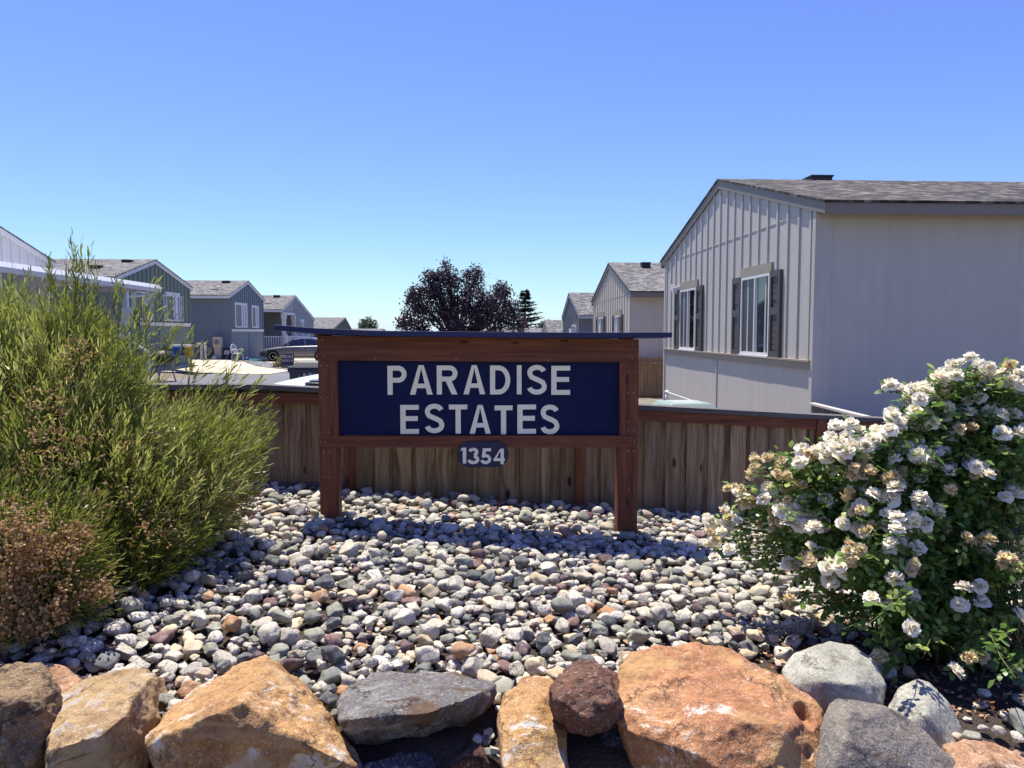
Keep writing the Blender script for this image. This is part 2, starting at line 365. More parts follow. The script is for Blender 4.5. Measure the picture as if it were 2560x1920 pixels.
# ------------------------------------------------------------------ houses
M_glass = glass_mat('window_glass', '10181c')
t = NT('insect_screen'); M_screen = t.done(t.bsdf('3c3f42', .35, None))
M_blind = plain('white_blind', 'c9ccd6', .6)
M_vinyl = plain('white_vinyl', 'd9d8d2', .4)
M_vent = plain('vent_metal', '1e1d1d', .5)
ROOF_A = shingle('brown_shingles', ['100e0d', '2b2723', '4b443d', '7a7168'])
ROOF_B = shingle('grey_shingles', ['3e3c3a', '575553', '6d6a67', '85827e'])
def house(name, label, X, dn, yn, yf, yr, ze, zp, L, wall, trim, roofm, zen_f=None, eav=.33, rake=.05, fas=.15, band=None, bandm=None, bat=.406,
          base=-.6, corner=True, battens=True, group=None, seam=True, notch=None):
    """dn=+1: body runs to +X and the gable faces -X (right side of the street); dn=-1 mirrored"""
    P = lambda d: X-dn*d
    root = thing(name, (X, yr, base), label, 'house', group)
    rt = root
    s1 = (zp-ze)/(yr-(yn-eav)); ze2 = ze if zen_f is None else zen_f; s2 = (zp-ze2)/((yf+eav)-yr)
    top = lambda y: (ze+(y-(yn-eav))*s1 if y <= yr else ze2+((yf+eav)-y)*s2)
    xb = X+dn*L
    m = MB()
    if notch is None: m.prism([(yn, base), (yf, base), (yf, top(yf)-.06), (yr, zp-.06), (yn, top(yn)-.06)], 'X', X, xb)
    else:
        ny, nd, nz = notch
        m.prism([(ny, base), (yf, base), (yf, top(yf)-.06), (yr, zp-.06), (ny, top(ny)-.06)], 'X', X, xb)
        m.prism([(yn, base), (ny-.001, base), (ny-.001, top(ny)-.062), (yn, top(yn)-.062)], 'X', P(-nd), xb)
        m.prism([(yn+.05, nz), (ny-.001, nz), (ny-.001, top(ny)-.064), (yn+.05, top(yn)-.064)], 'X', X, P(-.2))
    m.build('wall', wall, rt)
    # roof: two slabs with thin shingle edges
    m = MB(); th = .035
    m.prism([(yn-eav-.02, ze-.006), (yr, zp), (yr, zp-th), (yn-eav-.02, ze-.006-th)], 'X', P(rake+.02), xb)
    m.prism([(yf+eav+.02, ze2-.006), (yf+eav+.02, ze2-.006-th), (yr+.001, zp-th), (yr+.001, zp)], 'X', P(rake+.02), xb)
    roof = m.build('roof', roofm, rt)
    m = MB(); f0 = th+.004
    m.box(*sorted((P(rake-.028), xb)), yn-eav, yn-eav+.03, ze-f0-fas, ze-f0); m.box(*sorted((P(rake-.028), xb)), yf+eav-.03, yf+eav, ze2-f0-fas, ze2-f0)
    m.prism([(yn-eav, ze-f0), (yr, zp-f0), (yr, zp-f0-fas), (yn-eav, ze-f0-fas)], 'X', P(rake), P(rake-.026))
    m.prism([(yf+eav, ze2-f0), (yf+eav, ze2-f0-fas), (yr+.002, zp-f0-fas), (yr+.002, zp-f0)], 'X', P(rake), P(rake-.026))
    m.build('fascia', trim, rt)
    m = MB(); m.box(*sorted((P(rake-.03), xb)), yn-eav+.032, yn-.002, ze-.12, ze-.10); m.build('soffit', trim, rt)
    zb0 = band if band else base+.3
    if battens:
        m = MB(); n = int((yf-yn-.1)/bat); off = ((yf-yn)-n*bat)/2
        for i in range(n+1):
            y = yn+off+i*bat
            if y < yn+.12 or y > yf-.05 or (notch and y < notch[0]+.1): continue
            a, b = y-.028, y+.028
            m.hexa([(P(.0), a, zb0), (P(.024), a, zb0), (P(.024), b, zb0), (P(.0), b, zb0),
                    (P(.0), a, top(a)-.1), (P(.024), a, top(a)-.1), (P(.024), b, top(b)-.1), (P(.0), b, top(b)-.1)])
        if seam: m.box(*sorted((P(0), P(.009))), yn+.1, yf-.1, ze-.08, ze-.068)
        if corner:
            m.box(*sorted((P(0), P(.03))), yn-.012, yn+.085, base, top(yn)-.12); m.box(*sorted((P(0), P(.03))), yf-.085, yf+.012, base, top(yf)-.12)
        m.build('batten', wall, rt)
    if band:
        m = MB()
        m.box(*sorted((P(0), P(.034))), yn+.06, yf-.06, band-.125, band-.012)
        m.box(*sorted((P(0), P(.066))), yn+.05, yf-.05, band-.012, band+.016)
        m.build('band_board', bandm or trim, rt)
        m = MB()
        for y in (yn+.02, (yn+yf)/2+.05, yf-.06): m.box(*sorted((P(.001), P(.022))), y, y+.045, base, band-.126)
        m.build('skirting', wall, rt)
    return root, P, top, roof
def window(root, P, y0, y1, z0, z1, frame, panes=('screen', 'glass'), header=None, hdr_h=.16, shutters=None, sw=.40, case=None, n_lou=True):
    w_ = .045; d = .045
    m = MB(); X0, X1 = sorted((P(.0), P(d)))
    m.box(X0, X1, y0, y1, z0, z0+w_); m.box(X0, X1, y0, y1, z1-w_, z1); m.box(X0, X1, y0, y0+w_, z0+w_, z1-w_); m.box(X0, X1, y1-w_, y1, z0+w_, z1-w_)
    ym = (y0+y1)/2
    if len(panes) == 2: m.box(X0, X1, ym-.022, ym+.022, z0+w_, z1-w_)
    a, b = sorted((P(0), P(.07))); m.box(a, b, y0-.02, y1+.02, z0-.03, z0-.001)
    win = m.build('window', frame, root)
    spans = [(y0+w_, ym-.022), (ym+.022, y1-w_)] if len(panes) == 2 else [(y0+w_, y1-w_)]
    for (a, b), kind in zip(spans, panes):
        m = MB(); q = sorted((P(.008), P(.02 if kind == 'screen' else .014)))
        m.box(q[0], q[1], a, b, z0+w_, z1-w_)
        m.build('pane', {'screen': M_screen, 'glass': M_glass, 'blind': M_blind}[kind], win)
    if header:
        m = MB(); a, b = sorted((P(.0), P(.04))); m.box(a, b, y0-.05, y1+.05, z1+.006, z1+hdr_h); m.build('header', header, win)
    if case:
        m = MB(); a, b = sorted((P(.0), P(.03))); m.box(a, b, y0-.11, y0-.003, z0-.03, z1+.09); m.box(a, b, y1+.003, y1+.11, z0-.03, z1+.09); m.box(a, b, y0, y1, z1+.003, z1+.09); m.build('casing', case, win)
    if shutters:
        for (a, b) in ((y0-.025-sw, y0-.025), (y1+.025, y1+.025+sw)):
            m = MB(); q = sorted((P(.0), P(.055))); r_ = sorted((P(.0), P(.026))); f = .075; zm = (z0+z1)/2+.05
            m.box(*q, a, a+f, z0-.02, z1+.02); m.box(*q, b-f, b, z0-.02, z1+.02)
            for z_, h in ((z0-.02, .1), (zm-.06, .12), (z1-.08, .1)): m.box(*q, a+f+.001, b-f-.001, z_, z_+h)
            m.box(*r_, a+f+.001, b-f-.001, z0+.08, z1-.08)
            if n_lou:
                e = sorted((P(.026), P(.034))); z_ = z0+.1
                while z_ < z1-.12:
                    if abs(z_-zm) > .08: m.box(*e, a+f+.004, b-f-.004, z_, z_+.085)
                    z_ += .1
            m.build('shutter', shutters, win)
    return win
def roof_vent(roof, x, y, z, s=.22, h=.1, sl=.25):
    s *= .62; h *= .8; m = MB(); m.box(x-s, x+s, y-s, y+s, z+h-.03, z+h); m.box(x-s*.9, x+s*.9, y-s*.9, y+s*.9, z-.08, z+h-.03); m.build('roof_vent', M_vent, roof)

W_R1 = siding('light_grey_siding', 'b8b3a7', depth=.6); T_R1 = paint('taupe_trim', '7d756a', .55); T_BAND = paint('warm_taupe_trim', '9b907d', .55)
S_R1 = paint('dark_brown_shutter', '4d4641', .5)
h, P, top, roof = house('grey_house', 'large light grey board and batten home with dark shutters behind the fence', 4.88, 1, 10.72, 19.2, 15.02,
    3.224, 4.406, 19, W_R1, T_R1, ROOF_A, band=1.0, bandm=T_BAND, base=-.35)
window(h, P, 12.32, 13.64, 1.03, 2.38, M_vinyl, ('glass', 'screen'), T_BAND, .17, S_R1, .42)
window(h, P, 16.42, 17.70, 1.03, 2.38, M_vinyl, ('glass', 'screen'), T_BAND, .17, S_R1, .42)
m = MB(); m.box(4.862, 5.09, 10.705, 10.7195, -.35, 3.08); m.build('corner_board', W_R1, h); m = MB(); m.box(9.98, 9.995, 10.713, 10.7195, -.35, 3.08); m.build('seam_strip', W_R1, h)
p = aty(2051, 452, 15.0); roof_vent(roof, p[0], 15.12, 4.36, .36, .15)
m = MB(); q = atx(1694, 722, 4.85); y, z = q[1], q[2]
m.box(4.70, 4.80, y-.14, y-.04, z-.10, z+.03); m.box(4.72, 4.80, y+.04, y+.12, z-.05, z+.10); m.box(4.80, 4.88, y-.06, y+.06, z-.06, z+.06); m.build('flood_light', M_vinyl, h, bevel=.01)
W_R2 = siding('cream_siding', 'c4baa8'); 
h, P, top, roof = house('cream_house', 'cream board and batten home with grey fascia, standing just beyond the large grey house', 4.88, 1, 23.46, 30.5, 26.98, 2.66, 3.852, 13, W_R2, T_R1, ROOF_B, band=.55, bandm=T_BAND, base=-1.2)
z0 = .62
for a, b in ((1392, 1421), (1536, 1590)): pass
def zw(x, y): return atx(1400+x*.24115, 600+y*.24115, 4.88)
a = zw(640, 780); b = zw(590, 790); window(h, P, a[1], b[1]+.25, .75, a[2], M_vinyl, ('glass', 'blind'), T_BAND, .2, S_R1, .32)
a = zw(456, 800); b = zw(408, 815); window(h, P, a[1]-.1, b[1]+.1, .75, a[2], M_vinyl, ('glass', 'blind'), T_BAND, .2, S_R1, .32)
p = aty(1612, 660, 26.4); roof_vent(roof, p[0], 26.3, 3.66, .26, .17)
W_R3 = siding('slate_siding', '6d7378'); W_R3t = paint('pale_trim', 'b4b2b0')
h, P, top, roof = house('slate_house', 'dark slate grey home with pale fascia, third along the right side of the street', 4.88, 1, 34.6, 40.6, 38.0, 2.2, 3.36, 12, W_R3, W_R3t, ROOF_B, band=.1, base=-1.8)
a = zw(150, 930); window(h, P, a[1]-.5, a[1]+.7, .4, 1.75, M_vinyl, ('glass', 'blind'))
m = MB(); m.box(4.58, 4.88, 35.2, 35.9, a[2]-.2, a[2]+.05); m.build('cooler_box', M_vinyl, h)
p0 = atx(1391, 785, 4.88)
house('pale_house', 'small pale home at the far end, half hidden by the slate house', 4.88, 1, 47.2, 53.5, 50.4, 1.05, 2.2, 12, W_R2, W_R3t, ROOF_B, base=-2.8)

W_L1 = siding('sage_siding', '6b7667'); W_L2 = siding('blue_grey_siding', '67737a'); W_L0 = siding('white_siding', 'c9c7c2'); W_L3 = siding('stone_grey_siding', '999a98'); T_W = paint('white_trim', 'd6d3cf')
T_B = paint('navy_edge', '27303a')
h0, P0, top, roof = house('white_house', 'white board and batten home at the left edge with a flat patio cover', -13, -1, 16.6, 24.6, 20.7, 3.62, 4.70, 14, W_L0, T_W, ROOF_B, band=None, base=-.5, bat=.42)
window(h0, P0, 21.6, 22.6, 1.0, 2.3, M_vinyl, ('blind', 'glass'), None, case=T_W)
h1, P1, top, roof = house('sage_house', 'sage green home with white trim, beside the white patio cover', -13, -1, 29.2, 36.5, 32.65, 3.44, 4.406, 14, W_L1, T_W, ROOF_B, zen_f=3.5, band=1.8, base=-.5)
window(h1, P1, 33.7, 35.2, 1.92, 3.0, T_W, ('screen', 'blind'), T_W, .14, paint('pale_sage_shutter', '9aa29e'), .36, n_lou=False)
window(h1, P1, 30.6, 31.9, 1.92, 3.0, T_W, ('screen', 'blind'), T_W, .14, paint('pale_grey_shutter', '9aa29e'), .36, n_lou=False)
p = aty(820*.38879, 540+280*.38879, 32.0); roof_vent(roof, p[0], 32.0, 4.2, .3, .14)
p = aty(620*.38879, 540+340*.38879, 30.6); roof_vent(roof, p[0], 30.6, 3.86, .3, .14)
h2, P2, top, roof = house('blue_grey_house', 'blue grey home with white trim, between the sage home and the porch', -13, -1, 42.55, 49.1, 45.83, 3.41, 4.408, 12, W_L2, T_W, ROOF_B, zen_f=3.46, band=1.57, base=-.5)
window(h2, P2, 43.35, 45.5, 1.7, 2.98, M_vinyl, ('screen', 'blind'), None, case=T_W)
window(h2, P2, 46.6, 47.9, 1.7, 2.92, M_vinyl, ('screen', 'blind'), None, case=T_W)
for u, v, Y in ((1455, 425, 45.3), (1388, 480, 43.6)):
    p = aty(u*.38879, 540+v*.38879, Y); roof_vent(roof, p[0], Y, p[2]-.06, .34, .16)
h3, P3, top, roof = house('porch_house', 'grey home with an open front porch and white balustrade behind the parked sedan', -13, -1, 54.2, 64.5, 57.9, 2.98, 4.12, 12, W_L3, T_W, ROOF_B, zen_f=2.5, band=None, base=-1.0, notch=(57.4, 2.6, 2.62), corner=False)
for u, v, Y in ((1780, 516, 57.4), (1726, 568, 55.6)):
    p = aty(u*.38879, 540+v*.38879, Y); roof_vent(roof, p[0], Y, p[2]-.06, .36, .17)
M_dark = plain('porch_shade', '4b4c4c', .8); M_tan = plain('tan_wall', 'a08d6c', .8)
window(h3, P3, 59.6, 60.8, 1.2, 2.2, T_W, ('glass', 'blind'), T_W, .2, None)
# porch cut into the near corner, with its own deck, posts and balustrade
m = MB(); m.box(-15.6, -12.75, 54.15, 57.39, -.2, .1); m.build('porch_deck', plain('deck_boards', '5d5851'), h3)
m = MB(); m.box(-15.6, -15.55, 55.0, 55.9, .12, 2.1); m.build('front_door', M_dark, h3)
m = MB(); m.box(-15.6, -15.55, 56.1, 57.2, .12, 2.2); m.build('porch_panel', M_tan, h3)
for y in (54.25, 57.1):
    m = MB(); m.box(-13.1, -12.86, y, y+.24, .1, 2.62); m.box(-13.14, -12.82, y-.04, y+.28, 2.35, 2.61); m.build('porch_post', T_W, h3)
m = MB(); m.box(-13.06, -12.9, 54.1, 57.4, 2.625, 2.78); m.build('porch_beam', T_W, h3)
def balustrade(a, b, z0, z1, root):
    m = MB(); m.bar((*a, z1), (*b, z1), .09, .06); m.bar((*a, z0), (*b, z0), .07, .06)
    n = int((Vector(b)-Vector(a)).length/.16)
    for i in range(n+1):
        q = Vector(a).lerp(Vector(b), i/n); m.box(q.x-.03, q.x+.03, q.y-.03, q.y+.03, z0, z1)
    m.build('balustrade', T_W, root)
balustrade((-15.5, 54.2), (-13.0, 54.2), .25, 1.1, h3); balustrade((-12.8, 54.3), (-12.8, 61.2), .25, 1.1, h3)
m = MB(); m.box(-12.95, -12.999, 57.45, 61.3, -.2, .1); m.build('landing', T_W, h3)
m = MB(); m.box(-12.9, -12.7, 54.0, 54.2, -.4, 1.25); m.box(-12.9, -12.7, 57.3, 57.5, -.4, 1.25); m.box(-12.9, -12.7, 61.2, 61.4, -.4, 1.25); m.build('newel_post', T_W, h3)
m = MB(); m.prism([(61.4, -.9), (61.4, 1.05), (63.6, -.2), (63.6, -.9)], 'X', -12.84, -12.76); m.build('stair_panel', T_W, h3)
house('dim_house', 'low grey home with a shaded dark gable, farthest on the left side of the street', -13, -1, 73.8, 84.2, 80.5, 1.75, 2.92, 14, siding('dim_siding', '55564f'), paint('dim_trim', '6d6a63'), ROOF_B, zen_f=1.75, base=-2.5)
house('low_roofed_house', 'distant grey roof just showing above the left half of the sign board', -12.5, -1, 104, 118, 111, 1.15, 1.9, 9, W_L3, T_W, ROOF_B, base=-4)
house('distant_house', 'distant grey roof just showing above the right half of the sign board', 1.5, 1, 62, 72, 67, .95, 1.75, 9, W_L3, T_W, ROOF_B, base=-4)

# patio cover of the white house
m = MB(); m.box(-12.95, -9.562, 9.0, 24.3, 2.80, 2.84)
pc = thing('patio_cover', (-9.6, 22.3, -.38), 'flat white aluminium patio cover on square posts, in front of the white house', 'patio cover')
m.build('roof_panel', paint('white_aluminium', 'e2e3e6', .4), pc)
M_al = paint('white_post', 'd2d3d6', .4)
m = MB(); m.prism([(-9.56, 2.63), (-9.5, 2.63), (-9.47, 2.74), (-9.555, 2.86), (-9.56, 2.86)], 'Y', 9.0, 24.3); m.box(-12.9, -9.561, 24.24, 24.3, 2.65, 2.799); m.build('gutter', M_al, pc)
for y in (10.5, 16.4, 22.3):
    m = MB(); m.box(-9.80, -9.64, y-.08, y+.08, -.38, 2.799); m.build('post', M_al, pc)
m = MB(); m.tube([(-9.62, 24.2, 2.62), (-9.66, 23.4, 2.5), (-9.70, 22.5, 2.42)], .04, 8); m.build('downspout', M_al, pc)
# ------------------------------------------------------------------ fence behind the sign
M_fx = stained('stained_timber_flat', 'X'); M_fz = stained('stained_timber_upright', 'Z')
M_board = weathered('weathered_fence_board', ['4c3a2a', '8f7757', 'bda480', 'dfccae', '6a5643'])
t = NT('grey_cap_timber'); o = t.obj(); g = t.noise(t.map(o, (1.5, 40, 40)), 1, 5, .6); n = t.noise(o, 3, 3)
M_cap = t.done(t.bsdf(t.mix(t.math('MULTIPLY', n, .5), t.ramp(g, [(.3, '3b3837'), (.55, '625e5c'), (.8, '8b8682')]), lin('4a4644')), .85, t.bump(g, .5, .004)))
FX0, FX1, FY = -5.4, 7.6, 6.88
capz = lambda x: .852-.0585*x if x > -1.9 else .852+.111
fb = lambda x: float(bedz(np.array(x), np.array(6.8)))-.12
fence = thing('board_fence', (0, FY, -.1), 'low weathered board fence with red stained rail and grey cap behind the sign', 'fence')
m = MB(); x = FX0
rr = random.Random(4)
while x < FX1:          # board-on-board: front boards over recessed ones
    w_ = .142+rr.uniform(-.004, .004); r_ = rr.uniform(.3, 1); a = x; b = x+w_
    m.hexa([(a, FY, fb(a)), (b, FY, fb(b)), (b, FY+.018, fb(b)), (a, FY+.018, fb(a)), (a, FY, capz(a)-.05), (b, FY, capz(b)-.05), (b, FY+.018, capz(b)-.05), (a, FY+.018, capz(a)-.05)], r_)
    r_ = rr.random()*.2; a = x+w_-.045; b = x+w_+.045+.05
    m.hexa([(a, FY+.044, fb(a)), (b, FY+.044, fb(b)), (b, FY+.060, fb(b)), (a, FY+.060, fb(a)), (a, FY+.044, capz(a)-.05), (b, FY+.044, capz(b)-.05), (b, FY+.060, capz(b)-.05), (a, FY+.060, capz(a)-.05)], r_)
    x += w_+.048+rr.uniform(-.012, .012)
m.build('fence_board', M_board, fence, bevel=.002)
def runbox(m, x0, x1, y0, y1, o0, o1, r_=0.0):
    m.hexa([(x0, y0, capz(x0)+o0), (x1, y0, capz(x1)+o0), (x1, y1, capz(x1)+o0), (x0, y1, capz(x0)+o0), (x0, y0, capz(x0)+o1), (x1, y0, capz(x1)+o1), (x1, y1, capz(x1)+o1), (x0, y1, capz(x0)+o1)], r_)
for i, (a, b) in enumerate(((FX0, -1.9), (-1.896, .45), (.454, 2.60), (2.604, 4.9), (4.904, FX1))):
    m = MB(); runbox(m, a, b, FY-.06+.003*(i % 2), FY+.10, -.045, 0, rr.random()); m.build('cap_rail', M_cap, fence, bevel=.004)
posts = (-3.25, -1.08, .98, 3.20, 5.4)
for i in range(len(posts)+1):
    a = FX0 if i == 0 else posts[i-1]+.047; b = FX1 if i == len(posts) else posts[i]-.047
    m = MB(); runbox(m, a, b, FY-.040, FY-.002, -.14, -.047, .2+.13*i); m.build('top_rail', M_fx, fence, bevel=.003)
for i, x in enumerate(posts):
    m = MB(); m.box(x-.045, x+.045, FY-.048, FY-.002, fb(x)-.1, capz(x)-.047, .11+.17*i); m.build('fence_post', M_fz, fence, bevel=.003)
m = MB(); a, b = -5.4, -1.13; m.hexa([(a, FY-.05, .065), (b, FY-.05, .045), (b, FY-.003, .045), (a, FY-.003, .065), (a, FY-.05, .10), (b, FY-.05, .08), (b, FY-.003, .08), (a, FY-.003, .10)]); m.build('kick_board', M_cap, fence)

# ------------------------------------------------------------------ entrance sign
def z3(x, y): return (680+.434*x, 640+.434*y)
SY = 5.84
def sp(x, y, Y=SY): q = aty(*z3(x, y), Y); return q[0], q[2]
sign = thing('entrance_sign', (.06, SY+.07, -.1), 'red stained timber sign with navy panel reading PARADISE ESTATES on two posts', 'sign')
t = NT('zinc_screw'); M_screw = t.done(t.bsdf('a09a90', .45, None, Metallic=.5))
def quadbox(m, c, y0, y1, r_=0.0, mi=0):   # c: four (x,z) corners bl, br, tr, tl
    m.hexa([(c[0][0], y0, c[0][1]), (c[1][0], y0, c[1][1]), (c[1][0], y1, c[1][1]), (c[0][0], y1, c[0][1]),
            (c[3][0], y0, c[3][1]), (c[2][0], y0, c[2][1]), (c[2][0], y1, c[2][1]), (c[3][0], y1, c[3][1])], r_, mi)
def screws(m, pts, y):
    for (x, z) in pts: m.lathe([(.0048, 0), (.0048, -.0015), (.003, -.0025)], (x, y, z), 10, 'Y', 0, 1)
bl, br, tr, tl = sp(260, 601), sp(2113, 613), sp(2113, 480), sp(260, 460)
m = MB(); quadbox(m, (bl, br, tr, tl), SY, SY+.14, .3); screws(m, [sp(298, 578), sp(597, 590), sp(1060, 594), sp(1592, 601), sp(2075, 508), sp(2075, 592), sp(290, 485)], SY)
m.build('top_beam', [M_fx, M_screw], sign, bevel=.004)
rl = [sp(270, 1103), sp(2106, 1103), sp(2106, 1035), sp(270, 1037)]
m = MB(); quadbox(m, rl, SY-.004, SY+.13, .62); screws(m, [sp(283, 1068), sp(306, 1072), sp(2062, 1062), sp(2085, 1062), sp(2090, 1078)], SY-.004)
m.build('bottom_rail', [M_fx, M_screw], sign, bevel=.004)
LX0, LX1 = sp(268, 800)[0], sp(379, 800)[0]; RX0, RX1 = sp(2002, 800)[0], sp(2112, 800)[0]
eps = .001
def zat(pa, pb, x): return pa[1]+(pb[1]-pa[1])*(x-pa[0])/(pb[0]-pa[0])
for k, (a, b, sc) in enumerate(((LX0, LX1, [(283, 631), (320, 631), (283, 814), (323, 814), (288, 1014), (325, 1016)]), (RX0, RX1, [(2055, 665), (2090, 668), (2052, 790), (2084, 790), (2055, 955), (2085, 1003), (2055, 1006)]))):
    m = MB(); quadbox(m, ((a+.004, zat(rl[3], rl[2], a)+eps), (b, zat(rl[3], rl[2], b)+eps), (b, zat(bl, br, b)-eps), (a, zat(bl, br, a)-eps)), SY-.001+.003*k, SY+.138, .15+.5*k)
    screws(m, [sp(*q) for q in sc], SY-.001+.003*k); m.build('side_stile', [M_fz, M_screw], sign, bevel=.004)
for k, (a, b, sc) in enumerate(((sp(275, 1300)[0], sp(383, 1300)[0], [(295, 1132), (334, 1132), (292, 1272), (334, 1274)]), (sp(1993, 1300)[0], sp(2106, 1300)[0], [(2052, 1122), (2085, 1122), (2055, 1345), (2092, 1355)]))):
    m = MB(); quadbox(m, ((a, -.5), (b, -.5), (b, zat(rl[0], rl[1], b)-eps), (a, zat(rl[0], rl[1], a)-eps)), SY+.001, SY+.141, .42+.4*k)
    screws(m, [sp(*q) for q in sc], SY+.001); m.build('post', [M_fz, M_screw], sign, bevel=.005)
# panel
t = NT('navy_panel'); o = t.obj(); n = t.noise(o, 2.2, 4); n2 = t.noise(t.map(o, (6, 6, 40)), 3, 3); sc = t.noise(t.map(o, (60, 10, 200)), 1, 2)
c = t.mix(t.math('MULTIPLY', n, .5), lin('0d1844'), lin('090f30')); c = t.mix(t.ramp(sc, [(.74, 0.0), (.8, .3)]), c, lin('2c3566'))
M_navy = t.done(t.bsdf(c, .6, t.bump(n2, .12, .003), Specular__IOR__Level=.2))
PYF = SY+.045
m = MB(); quadbox(m, ((LX1-.002, rl[3][1]+.002), (RX0+.002, rl[2][1]+.002), (RX0+.002, zat(bl, br, RX0)-.002), (LX1-.002, zat(bl, br, LX1)-.002)), PYF, PYF+.02)
panel = m.build('panel', M_navy, sign)
t = NT('cream_letter'); o = t.obj(); n = t.noise(o, 25, 4); n2 = t.noise(o, 9, 4)
c = t.mix(t.ramp(n, [(.62, 0.0), (.74, .8)]), lin('fff6d2'), lin('ada588')); c = t.mix(t.math('MULTIPLY', n2, .4), c, lin('e2dbc0'))
M_letter = t.done(t.bsdf(c, .7, t.bump(n, .25, .003)))
def arc(cx, cy, rx, ry, a0, a1, n=14): return [(cx+rx*math.cos(R(a)), cy+ry*math.sin(R(a))) for a in np.linspace(a0, a1, n)]
def glyph_pieces(ch, w, t):
    """pieces of a plain bold capital of height 1 and width w: ('r', path) ribbons of width t, ('p', polygon)"""
    h = t/2; B = lambda x0, x1, y0, y1: ('p', [(x0, y0), (x1, y0), (x1, y1), (x0, y1)])
    if ch == 'I' : return [B(0, w, 0, 1)]
    if ch == 'E': return [B(0, t*1.08, 0, 1), B(t*1.08, w, 1-t, 1), B(t*1.08, w*.94, .5-h+.03, .5+h+.03), B(t*1.08, w, 0, t)]
    if ch == 'T': return [B(0, w, 1-t, 1), B(w/2-t*.54, w/2+t*.54, 0, 1-t)]
    if ch == 'A':
        a = w/2; q = t*.58; yb = .30; 
        return [('p', [(0, 0), (t*1.12, 0), (a+t*.02, 1-t*.55), (a+q*.9, 1), (a-q*.9, 1)]), ('p', [(w-t*1.12, 0), (w, 0), (a+q*.9, 1), (a-q*.9, 1), (a-t*.02, 1-t*.55)]), B(w*.26, w*.74, .22, .22+t*.92)]
    if ch in 'PR':
        yb = .42 if ch == 'P' else .45; r = (1-yb)/2; cx = w-r*.98
        out = [B(0, t*1.06, 0, 1), ('r', [(t*1.06, 1-h), (cx, 1-h)]+arc(cx, yb+r, r*.98-h, r-h, 90, -90)[1:-1]+[(cx, yb+h), (t*1.06, yb+h)])]
        if ch == 'R': out.append(('p', [(w*.40, yb+t*.3), (w-t*1.2, 0), (w, 0), (w*.40+t*1.25, yb+t*.3)]))
        return out
    if ch == 'D':
        return [B(0, t*1.06, 0, 1), ('r', [(t*1.06, 1-h), (w*.42, 1-h)]+arc(w*.42, .5, w*.58-h, .5-h, 90, -90, 22)[1:-1]+[(w*.42, h), (t*1.06, h)])]
    if ch == 'S':
        rx = w/2-h; p_ = arc(w/2, .745, rx*.95, .255-h, 15, 180, 14)+[(w/2-rx*.93, .70)]+[(w*.22, .60), (w*.40, .54), (w*.60, .485), (w*.80, .41)]+arc(w/2, .27, rx, .27-h, 8, -168, 16)
        return [('r', p_)]
    if ch == '1': return [B(w-t*1.15, w, 0, 1), ('p', [(0, .80), (w-t*1.15, .84), (w-t*1.15, 1), (w*.30, .985)])]
    if ch == '3': return [('r', arc(w*.47, .735, w*.40-h*.6, .265-h, 165, -78, 18)), ('r', arc(w*.47, .285, w*.53-h, .285-h, 82, -172, 20))]
    if ch == '5': return [('p', [(w*.24, 1-t), (w*.97, 1-t), (w*.97, 1), (w*.22, 1)]), ('p', [(w*.10, .47), (w*.10+t*.95, .47), (w*.22+t*.98, 1-t), (w*.24, 1), (w*.20, 1)]), ('r', [(w*.14, .50)]+arc(w*.47, .315, w*.53-h, .315-h, 115, -165, 20))]
    if ch == '4': return [B(w*.62, w*.62+t*1.1, 0, 1), B(0, w, .21, .21+t*.95), ('p', [(0, .21+t*.5), (t*1.05, .21+t*.9), (w*.62+.01, .90), (w*.62+t*1.1, 1), (w*.60, 1)])]
def glyph(ch, x0, x1, z0, z1, yf, th, name, parent, t=.165):
    Hh = z1-z0; w = (x1-x0)/Hh; m = MB()
    for k, (kind, p_) in enumerate(glyph_pieces(ch, w, t)):
        ya, yb = yf-th-.00015*k, yf
        if kind == 'p': m.prism([(x0+a*Hh, z0+b*Hh) for a, b in p_], 'Y', ya, yb)
        else:
            P = [Vector((a, b)) for a, b in p_]; L = []; Rr = []
            for i, q in enumerate(P):
                d = (P[min(i+1, len(P)-1)]-P[max(i-1, 0)]).normalized(); nn = Vector((-d.y, d.x))*t/2; L.append(q+nn); Rr.append(q-nn)
            vs = []
            for y in (ya, yb): vs += [(x0+a.x*Hh, y, z0+a.y*Hh) for a in L]+[(x0+a.x*Hh, y, z0+a.y*Hh) for a in Rr]
            n = len(P); fs = [(0, n, 3*n, 2*n), (n-1, 2*n-1, 4*n-1, 3*n-1)]
            for i in range(n-1): fs += [(i, i+1, n+i+1, n+i), (2*n+i, 2*n+i+1, 3*n+i+1, 3*n+i), (i, i+1, 2*n+i+1, 2*n+i), (n+i, n+i+1, 3*n+i+1, 3*n+i)]
            m.add(vs, fs)
    return m.build(name, M_letter, parent)
rows = [('P', 667, 775, 632, 799), ('A', 795, 925, 628, 798), ('R', 950, 1068, 630, 797), ('A', 1103, 1228, 628, 796), ('D', 1256, 1372, 630, 797), ('I', 1410, 1437, 629, 796), ('S', 1468, 1582, 627, 798), ('E', 1608, 1717, 632, 799),
        ('E', 741, 846, 857, 1024), ('S', 880, 992, 850, 1020), ('T', 1020, 1125, 855, 1022), ('A', 1138, 1260, 857, 1023), ('T', 1282, 1385, 860, 1026), ('E', 1413, 1520, 855, 1023), ('S', 1545, 1655, 855, 1026)]
for ch, x0, x1, y0, y1 in rows:
    a = sp(x0, y1, PYF); b = sp(x1, y0, PYF); glyph(ch, a[0], b[0], a[1], b[1], PYF-.001, .012, 'letter', panel)
def zp_(x, y): return (1100+.09042*x, 1080+.09042*y)
q0 = aty(*zp_(475, 980), SY-.02); q1 = aty(*zp_(1900, 265), SY-.02)
